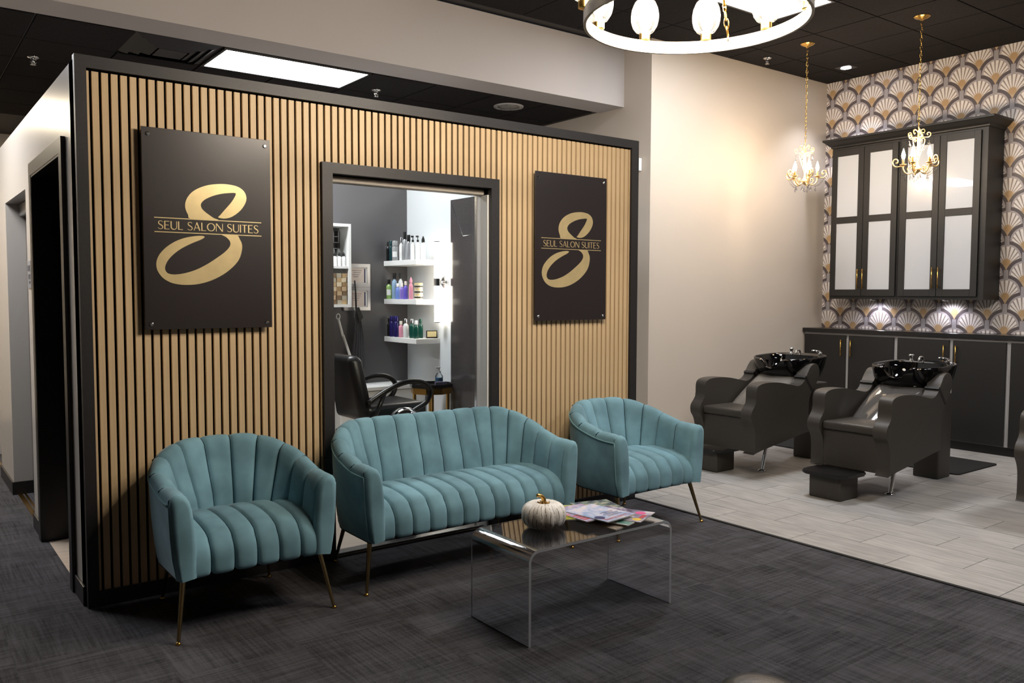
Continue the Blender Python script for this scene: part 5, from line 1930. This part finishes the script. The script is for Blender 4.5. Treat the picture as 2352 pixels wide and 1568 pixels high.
t = thing('broom', 'white pole with a hanging loop, leaning beside the dark cape in the suite', 'pole', (2.62, 2.90, 0))
bm = new_bm(); tube(bm, [(0.04, 0.0, 1.27), (0.085, -0.005, 1.10)], 0.011, 10); tube(bm, [(0.085, -0.005, 1.11), (0.225, -0.060, 0.648)], 0.0125, 10); obj('handle', bm, wh, t, True)
bm = new_bm(); tube(bm, [(0.04 + 0.018 * math.sin(q), 0, 1.285 + 0.026 * math.cos(q)) for q in [2 * PI * m / 16 for m in range(16)]], 0.005, 6, closed=True); obj('hang_loop', bm, wh, t, True)

# styling chair, facing the mirror
t = thing('styling_chair', 'black leather styling chair with loop arms inside the suite', 'salon chair', (2.42, 1.72, 0))
bm = new_bm(); box(bm, -0.20, 0.34, -0.255, 0.255, 0.50, 0.63, 0.045, 5)
for v in bm.verts:
    if v.co.z > 0.59: v.co.z += 0.018 * (1 - (v.co.y / 0.25) ** 2)
obj('seat', bm, M['black_leather'], t, True, auto=60)
bm = new_bm(); box(bm, -0.055, 0.055, -0.245, 0.245, 0.0, 0.52, 0.05, 6)
for v in bm.verts:
    v.co.y *= 1 - 0.25 * max(0, (v.co.z - 0.3) / 0.22) ** 2
    v.co.x -= 0.05 * (v.co.y / 0.24) ** 2 * -1
bmesh.ops.transform(bm, matrix=Matrix.Translation((-0.215, 0, 0.505)) @ Matrix.Rotation(-0.16, 4, 'Y'), verts=bm.verts)
obj('backrest', bm, M['black_leather'], t, True, auto=60)
for s in (-1, 1):
    bm = new_bm()
    tube(bm, catmull([(-0.20, s * 0.275, 0.66), (-0.06, s * 0.285, 0.74), (0.10, s * 0.29, 0.80), (0.25, s * 0.29, 0.80), (0.345, s * 0.29, 0.735), (0.32, s * 0.285, 0.64), (0.22, s * 0.275, 0.58), (0.14, s * 0.262, 0.54)], 5), 0.021, 10)
    tube(bm, [(-0.06, s * 0.285, 0.735), (-0.12, s * 0.28, 0.60), (-0.16, s * 0.262, 0.52)], 0.018, 8)
    obj('arm', bm, M['black_plastic'], t, True)
bm = new_bm(); lathe(bm, [(0.03, 0.07), (0.03, 0.30), (0.05, 0.31), (0.05, 0.50)], 18); obj('hydraulic_column', bm, M['chrome'], t, True, auto=40)
bm = new_bm(); lathe(bm, [(0.30, 0.0), (0.30, 0.015), (0.27, 0.03), (0.08, 0.07), (0.04, 0.08)], 36); obj('base_plate', bm, M['chrome'], t, True, auto=40)
# dome-top bin
t = thing('dome_bin', 'steel bin with a shiny domed lid just inside the window', 'bin', (2.005, 0.50, 0))
bm = new_bm(); lathe(bm, [(0.10, 0.0), (0.105, 0.01), (0.105, 0.63)], 28); obj('body', bm, bl, t, True, auto=40)
bm = new_bm(); lathe(bm, [(0.107, 0.631), (0.107, 0.645), (0.100, 0.685), (0.080, 0.720), (0.045, 0.745), (0.001, 0.753)], 32); obj('domed_lid', bm, M['chrome'], t, True, auto=50)

# ------------------------------------------------------------------ small things
t = thing('door_plate', 'small grey room sign on the hallway wall between the two doorways', 'sign', (-0.001, 1.62, 1.615))
bm = new_bm(); box(bm, -0.006, 0.0, -0.075, 0.075, -0.085, 0.085, 0.001, 1); obj('plate', bm, M['stile'], t)
for k, (a, b) in enumerate(((0.02, 0.055), (-0.03, 0.0), (-0.058, -0.042))):
    bm = new_bm(); box(bm, -0.0072, -0.006, -0.05, 0.05 - 0.02 * k, a, b); obj('raised_mark', bm, M['ink'], t)
t = thing('wall_sensor', 'small white wall sensor on the passage wall beside the slat wall corner', 'sensor', (SX - 0.001, 1.40, 2.73))
bm = new_bm(); box(bm, -0.035, 0.0, -0.03, 0.03, -0.06, 0.06, 0.006, 2); obj('body', bm, wh, t)
bm = new_bm(); box(bm, -0.05, -0.035, -0.018, 0.018, -0.045, 0.0, 0.004, 2); obj('bracket', bm, M['cream'], t)
t = thing('ottoman', 'round black ottoman whose top just enters the bottom edge of the picture', 'ottoman', (1.135, -2.975, 0))
bm = new_bm(); lathe(bm, [(0.105, 0.02), (0.112, 0.04), (0.112, 0.33), (0.108, 0.36)], 32); obj('drum', bm, M['black_leather'], t, True, auto=40)
bm = new_bm(); lathe(bm, [(0.109, 0.361), (0.118, 0.375), (0.118, 0.41), (0.104, 0.436), (0.07, 0.446), (0.001, 0.448)], 32); obj('cushion', bm, M['black_leather'], t, True, auto=60)
for k in range(4):
    a = PI / 4 + PI / 2 * k
    bm = new_bm(); lathe(bm, [(0.012, 0.0), (0.015, 0.021)], 10, (0.08 * math.cos(a), 0.08 * math.sin(a), 0)); obj('foot', bm, bl, t)
